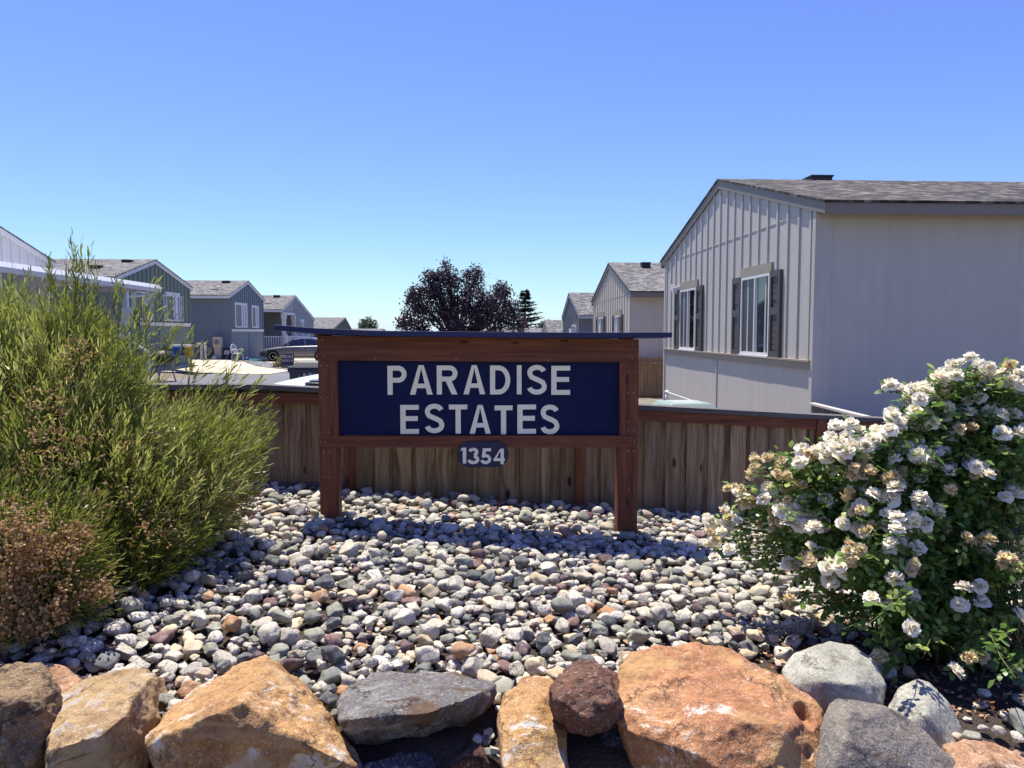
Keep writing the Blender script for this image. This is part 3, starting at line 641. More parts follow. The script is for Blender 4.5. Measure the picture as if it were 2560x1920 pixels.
rx = (q1[2]-q0[2])/2; cx0, cx1, cz = q0[0]+rx, q1[0]-rx, (q0[2]+q1[2])/2
pts = [(cx1+rx*math.cos(a), cz+rx*math.sin(a)) for a in np.linspace(-math.pi/2, math.pi/2, 20)]+[(cx0+rx*math.cos(a), cz+rx*math.sin(a)) for a in np.linspace(math.pi/2, 1.5*math.pi, 20)]
m = MB(); m.prism(pts, 'Y', SY-.022, SY-.0045)
t = NT('faded_navy'); o = t.obj(); n = t.noise(o, 20, 4)
M_navy2 = t.done(t.bsdf(t.mix(t.math('MULTIPLY', n, .7), lin('12173a'), lin('2a2a44')), .6))
plaque = m.build('number_plaque', M_navy2, sign, bevel=.002)
for ch, x0, x1, y0, y1 in (('1', 555, 725, 430, 865), ('3', 775, 1085, 430, 885), ('5', 1125, 1415, 445, 885), ('4', 1480, 1790, 455, 890)):
    a = aty(*zp_(x0, y1), SY-.022); b = aty(*zp_(x1, y0), SY-.022); glyph(ch, a[0], b[0], a[2], b[2], SY-.023, .009, 'numeral', plaque, .19)
# warped roof board
us = [10, 260, 600, 1000, 1400, 1800, 2306]; tops = [396, 416, 430, 434, 438, 441, 440]; bots = [426, 448, 461, 466, 470, 472, 469]
m = MB(); n = len(us); vs = []
Y0, Y1 = SY-.13, SY+.27
for x_, a_, b_ in zip(us, tops, bots):
    p1 = aty(*z3(x_, a_), Y0); p2 = aty(*z3(x_, b_), Y0)
    vs += [(p1[0], Y0, p2[2]), (p1[0], Y0, p1[2]), (p1[0], Y1, p1[2]-.012), (p1[0], Y1, p2[2]-.012)]
fs = [(0, 1, 2, 3), tuple(4*(n-1)+i for i in (3, 2, 1, 0))]
for i in range(n-1):
    for j in range(4): fs.append((4*i+j, 4*i+(j+1) % 4, 4*i+4+(j+1) % 4, 4*i+4+j))
m.add(vs, fs)
t = NT('navy_roof_board'); o = t.obj(); n_ = t.noise(t.map(o, (3, 40, 40)), 1, 4); n2 = t.noise(o, 30, 3)
M_nroof = t.done(t.bsdf(t.mix(t.ramp(n2, [(.66, 0.0), (.75, .5)]), t.mix(n_, lin('152055'), lin('0e1538')), lin('59608c')), .55, t.bump(n_, .2, .003)))
m.build('roof_board', M_nroof, sign, bevel=.003)
for x_ in (300, 1100, 2040):
    p1 = aty(*z3(x_, 452), SY+.07); m = MB(); zt = zat(tl, tr, p1[0]); m.box(p1[0]-.05, p1[0]+.05, SY+.03, SY+.12, zt+.0005, zt+.018+(.022 if x_ < 400 else 0)); m.build('shim', M_fx, sign)

# ------------------------------------------------------------------ fences further back on the right
M_board2 = weathered('tan_fence_board', ['6b5236', '97794f', 'b2946a', 'cbb088', '7d6445'], stain=False)
f2 = thing('picket_fence', (3, 23, -.5), 'tan dog-eared picket fence between the large grey house and the cream house', 'fence')
m = MB(); x = .8; i = 0
while x < 6.6:
    w_ = .136; zt = .66+.012*math.sin(i*1.7); z0 = -1.2
    m.prism([(x, z0), (x+w_, z0), (x+w_, zt-.05), (x+w_*.72, zt-.008), (x+w_*.5, zt), (x+w_*.28, zt-.008), (x, zt-.05)], 'Y', 23.0, 23.02, random.random()); x += w_+.006; i += 1
m.build('picket', M_board2, f2)
for z in (-.5, .46): m = MB(); m.box(.8, 6.6, 22.955, 22.998, z, z+.06, .4); m.build('cross_rail', M_board2, f2)
f3 = thing('side_fence', (4.6, 9, -.3), 'short grey fence with a pale sunlit cap running up to the grey house corner', 'fence')
def sfz(y): return aty(2027, 1010, 10.55)[2]+(aty(2143, 1039, 9.0)[2]-aty(2027, 1010, 10.55)[2])*(10.55-y)/1.55
xa, xb_ = aty(2027, 1010, 10.55)[0], aty(2143, 1039, 9.0)[0]
fx = lambda y: xa+(xb_-xa)*(10.55-y)/1.55
m = MB(); y = 10.5; 
while y > 7.2:
    y2 = y-.14; m.hexa([(fx(y), y, -.4), (fx(y)+.02, y, -.4), (fx(y2)+.02, y2, -.4), (fx(y2), y2, -.4), (fx(y), y, sfz(y)-.01), (fx(y)+.02, y, sfz(y)-.01), (fx(y2)+.02, y2, sfz(y2)-.01), (fx(y2), y2, sfz(y2)-.01)], random.random()); y -= .155
m.build('fence_board', weathered('grey_fence_board', ['3d3833', '5b544c', '70685f', '857c72', '4a443e'], stain=False), f3)
m = MB(); m.hexa([(fx(10.55)-.03, 10.55, sfz(10.55)-.008), (fx(10.55)+.06, 10.55, sfz(10.55)-.008), (fx(7.1)+.06, 7.1, sfz(7.1)-.008), (fx(7.1)-.03, 7.1, sfz(7.1)-.008), (fx(10.55)-.03, 10.55, sfz(10.55)+.02), (fx(10.55)+.06, 10.55, sfz(10.55)+.02), (fx(7.1)+.06, 7.1, sfz(7.1)+.02), (fx(7.1)-.03, 7.1, sfz(7.1)+.02)])
m.build('cap_rail', paint('pale_cap', 'b8b0a6', .7), f3)

# handrail by the house and green bin lid behind the fence
M_white = paint('white_enamel', 'dcdcda', .35)
a = atx(1580+645*.13562, 860+885*.13562, 4.70); b = atx(1580+1500*.13562, 860+1180*.13562, 4.70)
hr = thing('handrail', (4.7, a[1], -.2), 'thin white handrail with a ball-topped post by the skirting of the grey house', 'handrail')
m = MB(); m.tube([(4.70, a[1], -.3), (4.70, a[1], a[2]-.03)], .045, 10); m.lathe([(.02, -.05), (.055, -.03), (.062, 0), (.05, .03), (.01, .045)], (4.70, a[1], a[2]), 12); m.build('post', M_white, hr, smooth=True)
dd = (b-a); e = a+dd*1.6; m = MB(); m.tube([tuple(a), tuple(e)], .014, 6); m.build('rail', M_white, hr)
m = MB(); m.tube([(4.70, e[1], -.3), (4.70, e[1], e[2])], .02, 8); m.build('post', M_white, hr)

def bin_(name, loc, rotz, label, body, w_, d_, h_, text=None):
    r_ = thing(name, loc, label, 'bin', rotz=rotz)
    m = MB(); bw, bd = w_*.40, d_*.40
    def ring(s, z): return [(-w_/2*s, -d_/2*s, z), (w_/2*s, -d_/2*s, z), (w_/2*s, d_/2*s, z), (-w_/2*s, d_/2*s, z)]
    m.hexa(ring(.82, .06)+ring(1.0, h_*.90)); m.hexa(ring(1.05, h_*.86)+ring(1.06, h_*.905)); m.build('body', body, r_, bevel=.015, local=True)
    m = MB(); m.hexa(ring(1.08, h_*.907)+ring(1.05, h_*.935)); m.hexa(ring(.9, h_*.935)+ring(.72, h_)); m.box(-w_*.3, w_*.3, d_*.52, d_*.62, h_*.9, h_*.94); m.build('lid', body, r_, bevel=.012, local=True)
    for s in (-1, 1):
        m = MB(); m.lathe([(.11, -.03), (.125, -.02), (.125, .02), (.11, .03)], (s*w_*.44, d_*.42, .125), 18, 'X'); m.build('wheel', M_vent, r_, local=True)
    return r_
M_green = plain('green_plastic', '86988a', .5); M_black = plain('black_plastic', '2b2d33', .45)
p = aty(1700, 1012, 8.2)
gb = bin_('waste_bin', (p[0]+.05, 8.25, -.30), .12, 'green wheeled bin, only its lid showing above the fence right of the sign', M_green, .62, .62, p[2]+.30+.03)
m = MB()
for k in range(3): m.box(-.16, .16, -.16+.11*k, -.11+.11*k, (p[2]+.33)*1.0+.001, (p[2]+.33)*1.0+.003)
m.build('lid_print', M_white, gb, local=True)
p = dy(632, 787, 13.2)
bb = bin_('waste_bin', (p[0]+.36, 13.2, -.32), .0, 'black wheeled bin with pale arched lettering, on the street beside the left sign post', M_black, .68, .74, 1.25)
def text_mesh(body, size, M, mat, parent, name):
    cu = bpy.data.curves.new('t', 'FONT'); cu.body = body; cu.size = size; cu.align_x = 'CENTER'; cu.align_y = 'CENTER'; cu.offset = size*.012
    ob = bpy.data.objects.new('t', cu); col.objects.link(ob); bpy.context.view_layer.update()
    me = bpy.data.meshes.new_from_object(ob.evaluated_get(bpy.context.evaluated_depsgraph_get())); bpy.data.objects.remove(ob)
    me.transform(M); me.materials.clear(); me.materials.append(mat); return me
M_pale = paint('pale_print', 'b9bcc0', .6)
face = Matrix.Rotation(R(90), 4, 'X')
mm = []
for i, ch in enumerate('HAWS'):
    a = R(55-32*i-7); c_ = Vector((-.03+.19*math.sin(-a), 0, 0.845+.19*math.cos(a)))
    mm.append(text_mesh(ch, .105, Matrix.Translation((c_.x, -.372, c_.z)) @ Matrix.Rotation(-a*-1*-1, 4, 'Y') @ face, M_pale, bb, 'lettering'))
mm.append(text_mesh('GOT TRASH?', .045, Matrix.Translation((-.06, -.366, .86)) @ face, M_pale, bb, 'lettering')) if False else None
bm = bmesh.new(); [bm.from_mesh(q) for q in mm if q]; me = bpy.data.meshes.new('lettering'); bm.to_mesh(me); bm.free(); me.materials.append(M_pale)
lo = bpy.data.objects.new('lettering', me); col.objects.link(lo); lo.parent = bb

# ------------------------------------------------------------------ cars
M_tyre = plain('tyre_rubber', '17181a', .8); M_rim = plain('alloy_rim', 'b4b6ba', .25, .9); M_cglass = glass_mat('car_glass', '1a2226'); M_lens = glass_mat('lamp_lens', '8f979c')
M_carblk = plain('black_trim', '121314', .5)
def car(name, loc, rotz, label, pm, s=1.0, group=None, ch=1.0):
    up_ = lambda z: z if z < .88 else .88+(z-.88)*ch
    """sedan, nose towards local -X, 4.7 m long"""
    r_ = thing(name, loc, label, 'car', group, rotz)
    L = 4.7
    st = [ # x, z_low, z_belt(top of body), half width at sill, half width at belt
        (-2.35, .34, .50, .55, .50), (-2.28, .26, .62, .70, .64), (-2.05, .22, .73, .82, .74), (-1.6, .20, .82, .87, .80), (-1.0, .20, .89, .89, .83), (-.7, .20, .93, .89, .84),
        (0, .20, .95, .90, .85), (.8, .20, .97, .90, .85), (1.5, .20, .99, .89, .83), (1.95, .24, .98, .86, .78), (2.22, .30, .93, .78, .70), (2.35, .38, .80, .62, .58)]
    prof = []
    for (x, zl, zt, wl, wt) in st:
        ring = [(-wl*.86, zl), (-wl*.98, zl+.10), (-wl, (zl+zt)/2), (-wl*.985, zt-.12), (-wt, zt-.015), (-wt*.55, zt+.022), (0, zt+.032), (wt*.55, zt+.022), (wt, zt-.015), (wl*.985, zt-.12), (wl, (zl+zt)/2), (wl*.98, zl+.10), (wl*.86, zl)]
        prof.append([(x*s, y*s, z*s) for y, z in ring])
    m = MB(); n = len(prof[0]); vs = [q for p_ in prof for q in p_]; fs = [tuple(range(n))[::-1], tuple(range((len(prof)-1)*n, len(prof)*n))]
    for i in range(len(prof)-1):
        for j in range(n): fs.append((i*n+j, i*n+(j+1) % n, (i+1)*n+(j+1) % n, (i+1)*n+j))
    m.add(vs, fs); body = m.build('body', pm, r_, smooth=True, local=True)
    ss = body.modifiers.new('sub', 'SUBSURF'); ss.levels = ss.render_levels = 2
    cab = [(-.98, .90, .80), (-.28, 1.33, .60), (.15, 1.42, .585), (.75, 1.42, .58), (1.25, 1.32, .56), (1.95, .97, .66)]
    m = MB(); vs = []
    for (x, z, hw) in cab: z = up_(z); vs += [(x*s, -.80*s, .88*s), (x*s, -hw*s, z*s-.03*s), (x*s, -hw*.75*s, z*s), (x*s, hw*.75*s, z*s), (x*s, hw*s, z*s-.03*s), (x*s, .80*s, .88*s)]
    fs = [tuple(range(6))[::-1], tuple(range(30, 36))]
    for i in range(5):
        for j in range(6): fs.append((i*6+j, i*6+(j+1) % 6, i*6+6+(j+1) % 6, i*6+6+j))
    m.add(vs, fs); m.build('cabin', pm, r_, smooth=False, bevel=.02*s, local=True)
    def glassq(x0b, x0t, x1t, x1b, zt0, zt1, nm='side_window'):
        for sd in (-1, 1):
            m = MB(); f = lambda x, z: (x*s, sd*(.805-(.805-.60)*(z-.90)/(1.36-.90)+.012)*s, up_(z)*s)
            q = [f(x0b, .955), f(x1b, .955), f(x1t, zt1), f(x0t, zt0)]; q2 = [(a, b-sd*.02*s, c) for a, b, c in q]
            m.hexa(q+q2); m.build(nm, M_cglass, r_, local=True)
    glassq(-.80, -.26, .30, .42, 1.27, 1.35); glassq(.52, .40, .98, 1.25, 1.35, 1.29); glassq(1.32, 1.05, 1.12, 1.60, 1.26, 1.24)
    for nm, x0, z0, x1, z1 in (('windscreen', -.96, .93, -.30, 1.345), ('rear_window', 1.30, 1.32, 1.86, 1.03)):
        m = MB(); d = .014; z0, z1 = up_(z0), up_(z1); q = [(x0, -.66, z0), (x0, .66, z0), (x1, .52, z1), (x1, -.52, z1)]; up = Vector((-(z1-z0), 0, (x1-x0))).normalized()*d
        if up.z < 0: up = -up
        q = [(Vector(a)+up)*s for a in q]; m.hexa([tuple(a-up*1.3) for a in q]+[tuple(a) for a in q]); m.build(nm, M_cglass, r_, local=True)
    for x in (-1.45, 1.35):
        for sd in (-1, 1):
            m = MB(); m.lathe([(.375, 0), (.375, .014)], (x*s, sd*.885*s-(.014 if sd < 0 else 0), .33*s), 24, 'Y'); m.build('wheel_arch', M_carblk, r_, local=True)
            y = sd*.82*s
            m = MB(); m.lathe([(.21*s, -.10*s), (.30*s, -.11*s), (.325*s, -.07*s), (.325*s, .07*s), (.30*s, .11*s), (.21*s, .10*s)], (x*s, y, .325*s), 28, 'Y'); wh = m.build('wheel', M_tyre, r_, smooth=True, local=True)
            m = MB(); yo = y+sd*.105*s
            m.lathe([(.215*s, -.012), (.215*s, .012)], (x*s, yo-sd*.02, .325*s), 24, 'Y', 0, 1); m.lathe([(.05*s, -.02), (.05*s, .02)], (x*s, yo, .325*s), 14, 'Y')
            for k in range(7):
                a = 2*math.pi*k/7; m.bar((x*s, yo, .325*s), (x*s+.2*s*math.cos(a), yo, .325*s+.2*s*math.sin(a)), .05*s, .02*s, (0, 1, 0))
            pr = [(.195*s, -.01), (.225*s, -.012), (.225*s, .012), (.195*s, .01)]; m.lathe(pr+[pr[0]], (x*s, yo, .325*s), 24, 'Y'); m.build('rim', [M_rim, M_carblk], wh, local=True)
    for sd in (-1, 1):
        m = MB(); m.lathe([(.02, -.02*s), (.10*s, -.012*s), (.12*s, 0), (.10*s, .02*s), (.02, .03*s)], (0, 0, 0), 16, 'X')
        m.v = [(a*1.6-2.12*s, b*1.25+sd*.58*s, c*.62+.60*s) for a, b, c in m.v]; m.build('headlight', M_lens, r_, smooth=True, local=True)
        m = MB(); m.box(-.62*s, -.48*s, sd*.92*s-.07*s, sd*.92*s+.07*s, .97*s, 1.07*s); m.build('side_mirror', pm, r_, bevel=.02, local=True)
        for x in (.32, 1.18): m = MB(); m.box((x-.09)*s, (x+.07)*s, sd*.90*s-.012*s, sd*.90*s+.012*s, .80*s, .825*s); m.build('door_handle', M_rim, r_, local=True)
        m = MB()
        for x in (-.72, .46, 1.0): m.box((x-.005)*s, (x+.005)*s, sd*.902*s-.004*s, sd*.902*s+.002*s, .30*s, .9*s)
        m.build('door_seam', M_carblk, r_, local=True)
        m = MB(); m.box(-1.95*s, -1.83*s, sd*.865*s-.012*s, sd*.865*s+.012*s, .56*s, .60*s); m.build('marker_lamp', M_lens, r_, local=True)
    return r_
def carpaint(name, c):
    t = NT(name); return t.done(t.bsdf(c, .35, None, Metallic=.35, Coat__Weight=.8, Coat__Roughness=.06))
cx = dy(560, 760, 46.4)
car('parked_sedan', (cx[0]+2.42, 46.5, -.31), 0, 'dark grey four door sedan parked side-on by the porch of the grey home', carpaint('grey_metallic', '5b5d60'), .98)
wc = car('parked_car', (-.80, 9.55, -.32), 0, 'white car parked just behind the fence, its bonnet showing left of the sign', paint('white_gloss', 'e6e6e4', .2, .03, 3, .0), 1.0, None, .70); wc.scale = (.92, 1.1, 1.36)
q = dy(684, 822, 8.72)
m = MB(); m.lathe([(.01, -.02), (.15, -.012), (.165, 0), (.15, .012), (.01, .02)], (0, 0, 0), 20, 'Z', 0, 0); m.lathe([(.01, .012), (.11, .02), (.12, .03), (.09, .045), (.01, .055)], (0, 0, 0), 20, 'Z', 0, 1)
m.v = [((a+q[0]+.03+.80)/.92, (b*.8+q[1]-9.55)/1.1, (c+q[2]+.29)/1.36) for a, b, c in m.v]; m.build('headlight', [M_carblk, M_lens], wc, smooth=True, local=True)

# ------------------------------------------------------------------ FOR SALE board
Y = 38.0; a = dy(607, 763, Y); b = dy(635.5, 790, Y)
fs_ = thing('for_sale_sign', ((a[0]+b[0])/2, Y, -.34), 'small dark blue board reading FOR SALE in front of the grey sedan', 'sign')
M_sale = plain('sale_navy', '1c2440', .5)
m = MB(); m.box(a[0], b[0], Y, Y+.03, b[2], a[2]); pb = m.build('board', M_sale, fs_)
m = MB(); w_ = .02
m.box(a[0]-w_, b[0]+w_, Y-.012, Y-.001, a[2]-.02, a[2]+.012); m.box(a[0]-w_, b[0]+w_, Y-.012, Y-.001, b[2]-.012, b[2]+.02); m.build('frame', paint('grey_frame', '6c7078'), fs_)
for x in (a[0]+.04, b[0]-.04): m = MB(); m.box(x-.015, x+.015, Y+.031, Y+.055, -.5, a[2]); m.build('leg', M_carblk, fs_)
m = MB(); m.box(a[0]+.02, b[0]-.02, Y+.06, Y+.4, -.5, b[2]-.03); m.build('base_box', M_carblk, fs_)
def lettering(rows_, y, mat, parent):
    bm = bmesh.new()
    for body, x0, x1, z0, z1 in rows_:
        me = text_mesh(body, 1, Matrix.Identity(4), mat, None, '')
        n = len(me.vertices); c_ = np.empty(n*3, np.float32); me.vertices.foreach_get('co', c_); c_ = c_.reshape(-1, 3); lo, hi = c_.min(0), c_.max(0)
        q = (c_[:, :2]-lo[:2])/(hi[:2]-lo[:2]); V = np.stack([x0+q[:, 0]*(x1-x0), np.full(n, y), z0+q[:, 1]*(z1-z0)], 1)-np.array(root_loc(parent))
        me.vertices.foreach_set('co', V.astype(np.float32).ravel()); bm.from_mesh(me)
    me = bpy.data.meshes.new('lettering'); bm.to_mesh(me); bm.free(); me.materials.append(mat)
    o = bpy.data.objects.new('lettering', me); col.objects.link(o); o.parent = parent
H = a[2]-b[2]; xl, xr = a[0]+.03, b[0]-.03
lettering([('FOR SALE', xl, xr, b[2]+H*.62, b[2]+H*.86), ('530-395-1136', xl, xr, b[2]+H*.32, b[2]+H*.50)], Y-.004, M_pale, pb)

# ------------------------------------------------------------------ odds and ends round the homes
gz = lambda x, y: float(ground(x, y))
M_beige = paint('beige_metal', 'b3aa98', .5); M_pvc = plain('pvc_pipe', 'aaa698', .5); M_steel = plain('grey_steel', '777c80', .45, .5)
p = dy(471, 752, 42.1); zt = dy(471, 728, 42.1)[2]
u_ = thing('meter_pedestal', (p[0], 42.1, -.1), 'beige electric meter pedestal standing against the blue grey home', 'meter pedestal')
m = MB(); m.hexa([(p[0]-.12, 42.0, -.2), (p[0]+.16, 42.0, -.2), (p[0]+.16, 42.3, -.2), (p[0]-.12, 42.3, -.2), (p[0]-.2, 42.0, .6), (p[0]+.16, 42.0, .6), (p[0]+.16, 42.3, .6), (p[0]-.2, 42.3, .6)]); m.box(p[0]-.23, p[0]+.2, 41.96, 42.3, .602, zt); m.build('cabinet', M_beige, u_)
m = MB(); m.lathe([(.12, 0), (.12, -.08), (.08, -.11)], (p[0]-.01, 41.955, zt-.28), 16, 'Y'); m.build('meter_dial', M_steel, u_)
for k, (u0, v0, v1, ml) in enumerate(((436, 745, 780, 'pale pipe with an elbow top beside the sage home'), (444, 742, 776, 'tall straight capped pipe against the blue grey wall'))):
    q0 = dy(u0, v1, 40.6); q1 = dy(u0, v0, 40.6); u_ = thing('vent_pipe', (q0[0], 40.6, -.1), ml, 'pipe')
    m = MB(); path = [(q0[0], 40.6, -.3), (q0[0], 40.6, q1[2])]
    if k == 0: path += [(q0[0]-.05, 40.6, q1[2]+.05), (q0[0]-.18, 40.6, q1[2]+.04), (q0[0]-.24, 40.6, q1[2]-.1)]
    m.tube(path, .06, 10); m.build('pipe', M_pvc, u_, smooth=True)
    m = MB(); m.lathe([(.08, -.04), (.08, .03), (.03, .05)], (q0[0], 40.6, q1[2] if k else .05), 10); m.build('cap', M_pvc, u_)
q = dy(452, 757, 42.4); m = MB(); m.box(q[0]-.2, q[0]+.2, 42.3, 42.54, q[2]-.1, q[2]+.22); u_ = thing('gas_meter', (q[0], 42.4, -.1), 'grey gas meter box on the wall of the blue grey home', 'gas meter'); m.build('housing', M_steel, u_, bevel=.03)
m = MB(); m.tube([(q[0]+.05, 42.35, q[2]-.1), (q[0]+.05, 42.35, q[2]-.35), (q[0]+.5, 42.35, q[2]-.35), (q[0]+.5, 42.35, -.2)], .03, 8); m.build('pipe', M_steel, u_, smooth=True)
q = dy(463, 772, 41.8); m = MB(); m.lathe([(.09, -.1), (.12, .12), (.115, .12), (.08, -.08)], (q[0], 41.8, gz(q[0], 41.8)+.1), 14); u_ = m.build('bucket', M_white, None); tag(u_, 'small white bucket at the foot of the meter pedestal', 'bucket')
# leaning folded stand
q = dy(491, 776, 42.0); q2 = dy(488, 752, 42.0); u_ = thing('sandwich_board', (q[0], 42, -.1), 'black folding board with a pale sheet leaning beside the white chair', 'folding board')
m = MB(); m.hexa([(q[0]-.26, 41.75, -.1), (q[0]+.26, 41.75, -.1), (q[0]+.26, 41.78, -.1), (q[0]-.26, 41.78, -.1), (q[0]-.2, 42.05, q2[2]), (q[0]+.2, 42.05, q2[2]), (q[0]+.2, 42.08, q2[2]), (q[0]-.2, 42.08, q2[2])]); m.build('board', M_carblk, u_, bevel=.02)
m = MB(); m.hexa([(q[0]-.14, 41.88, .22), (q[0]+.14, 41.88, .22), (q[0]+.14, 41.90, .22), (q[0]-.14, 41.90, .22), (q[0]-.13, 41.98, .45), (q[0]+.13, 41.98, .45), (q[0]+.13, 42.0, .45), (q[0]-.13, 42.0, .45)]); m.build('sheet', M_beige, u_)
# white wrought chair
cz = gz(-12.6, 41.3); q = dy(513, 770, 41.3)
ch = thing('garden_chair', (q[0], 41.3, cz), 'white wrought iron garden chair facing the street by the blue grey home', 'chair', rotz=R(-25))
m = MB(); m.lathe([(.20, .40), (.23, .42), (.22, .435)], (0, 0, 0), 18); m.build('seat', M_white, ch, local=True)
m = MB()
arch = [(-.20+.02, -.23+.46*0, .42)]+[(-.22-.10*math.sin(a)*.6, -.24*math.cos(a), .5+.40*math.sin(a)) for a in np.linspace(0, math.pi, 12)]+[(-.18, .23, .42)]
m.tube(arch, .018, 6)
for k in range(5):
    a = math.pi*(k+1)/6; m.tube([(-.2, -.08*math.cos(a), .44), (-.24, -.16*math.cos(a), .62), (-.27, -.22*math.cos(a), .5+.38*math.sin(a))], .012, 5)
for zz in (.58, .72): m.tube([(-.25, .17*math.sin(a), zz+.09*math.cos(a)) for a in np.linspace(0, 2*math.pi, 13)], .010, 5)
m.build('backrest', M_white, ch, smooth=True, local=True)
for sx, sy in ((1, 1), (1, -1), (-1, 1), (-1, -1)): m = MB(); m.tube([(.16*sx, .16*sy, .41), (.21*sx, .20*sy, .22), (.19*sx, .19*sy, .10), (.25*sx, .23*sy, .0)], .016, 6); m.build('leg', M_white, ch, smooth=True, local=True)
for sy in (-1, 1): m = MB(); m.tube([(-.24, .24*sy, .55), (-.05, .27*sy, .64), (.14, .26*sy, .62), (.17, .2*sy, .42)], .016, 6); m.build('armrest', M_white, ch, smooth=True, local=True)
# hose heap and post by the pad
q = dy(540, 776, 43.0); m = MB()
for k in range(3): m.tube([(q[0]+(.55-.1*k)*math.cos(a)*(1+.2*math.sin(3*a+k)), 43+(.3-.05*k)*math.sin(a), gz(q[0], 43)+.05+.03*k) for a in np.linspace(0, 6.2, 30)], .022, 5)
tag(m.build('garden_hose', plain('green_hose', '4f8f7a', .5), None), 'tangled blue green garden hose lying on the parking pad', 'hose')
q0 = dy(534, 777, 42.6); q1 = dy(534, 748, 42.6); u_ = thing('standpipe', (q0[0], 42.6, -.1), 'thin water standpipe with a blue base by the blue grey home', 'standpipe')
m = MB(); m.tube([(q0[0], 42.6, -.3), (q0[0], 42.6, q1[2])], .025, 8); m.build('pipe', M_steel, u_); m = MB(); m.lathe([(.12, -.15), (.09, .08), (.03, .12)], (q0[0], 42.6, gz(q0[0], 42.6)+.1), 12); m.build('base', plain('blue_plastic', '3465a8', .4), u_)
# folding table with bins in front of the sage home
Yt = 32.5; a = dy(345, 746, Yt); b = dy(411, 746, Yt)
tb = thing('folding_table', ((a[0]+b[0])/2, Yt, -.15), 'long white topped folding table in front of the sage home', 'table')
m = MB(); m.box(a[0], b[0], Yt-.3, Yt+.4, a[2]-.03, a[2]+.02); m.build('tabletop', M_white, tb, bevel=.01)
for x in (a[0]+.1, b[0]-.1):
    for y in (Yt-.22, Yt+.3): m = MB(); m.tube([(x, y, -.3), (x, y, a[2]-.031)], .02, 6); m.build('leg', M_steel, tb)
def crate(u0, u1, v0, v1, Y, mat, label, d=.4):
    a = dy(u0, v0, Y); b = dy(u1, v1, Y); o = thing('storage_crate', ((a[0]+b[0])/2, Y, b[2]), label, 'crate')
    m = MB(); w_ = b[0]-a[0]; e = w_*.04
    m.hexa([(a[0]+e, Y, b[2]), (b[0]-e, Y, b[2]), (b[0]-e, Y+d, b[2]), (a[0]+e, Y+d, b[2]), (a[0], Y-.02, a[2]-.05), (b[0], Y-.02, a[2]-.05), (b[0], Y+d+.02, a[2]-.05), (a[0], Y+d+.02, a[2]-.05)])
    for k in range(3): m.box(a[0]+w_*(.2+.25*k), a[0]+w_*(.28+.25*k), Y-.03, Y-.005, b[2]+.05, a[2]-.1)
    m.build('body', mat, o, bevel=.01); m = MB(); m.box(a[0]-.02, b[0]+.02, Y-.04, Y+d+.04, a[2]-.049, a[2]-.005); m.build('lid', mat, o, bevel=.01)
crate(374, 386, 749, 768, 31.9, plain('blue_crate', '2258b0', .4), 'bright blue plastic crate under the long white table')
crate(386, 397, 749, 768, 31.95, plain('blue_crate_dark', '1c4a94', .4), 'darker blue crate between the bright blue and yellow ones')
crate(398, 411, 749, 770, 32.0, plain('yellow_crate', 'c89a35', .5), 'yellow ochre crate at the right end of the long white table')
crate(347, 371, 752, 772, 31.9, plain('grey_crate', '6c6a6c', .5), 'wide grey crate at the left end of the long white table')
gr = thing('barbecue', (dy(353, 785, 28)[0], 28, -.38), 'black barbecue grill on legs beside the patio cover post', 'barbecue')
q = dy(353, 772, 28); m = MB(); m.lathe([(.05, -.2), (.3, -.16), (.42, 0), (.42, .02), (.3, .2), (.06, .26)], (q[0], 28, q[2]), 18); m.build('kettle', M_carblk, gr, smooth=True)
for k in range(3): a_ = 2.1*k+.3; m = MB(); m.tube([(q[0]+.2*math.cos(a_), 28+.2*math.sin(a_), q[2]-.15), (q[0]+.4*math.cos(a_), 28+.4*math.sin(a_), -.4)], .025, 6); m.build('leg', M_steel, gr)
q = dy(297, 690, 22.2); u_ = thing('number_board', (q[0], 22.2, q[2]), 'small white and blue number board fixed beside the patio cover post', 'number board')
m = MB(); m.box(q[0]-.11, -9.80, 22.2, 22.23, q[2]-.22, q[2]+.32); m.build('board', M_white, u_); m = MB()
for k in range(3): m.box(q[0]-.10, q[0]+.07, 22.185, 22.199, q[2]-.18+.16*k, q[2]-.08+.16*k)
m.build('number_plate', M_sale, u_)
a = dy(258, 722, 21); b = dy(322, 762, 21); m = MB(); m.bar(a, b, .05, .05); u_ = thing('ramp_rail', ((a[0]+b[0])/2, 21, -.38), 'sloping white metal rail below the patio cover', 'rail'); m.build('rail', M_white, u_)
for q in (a, b): m = MB(); m.tube([(q[0], 21, -.38), (q[0], 21, q[2]-.02)], .025, 6); m.build('post', M_white, u_)
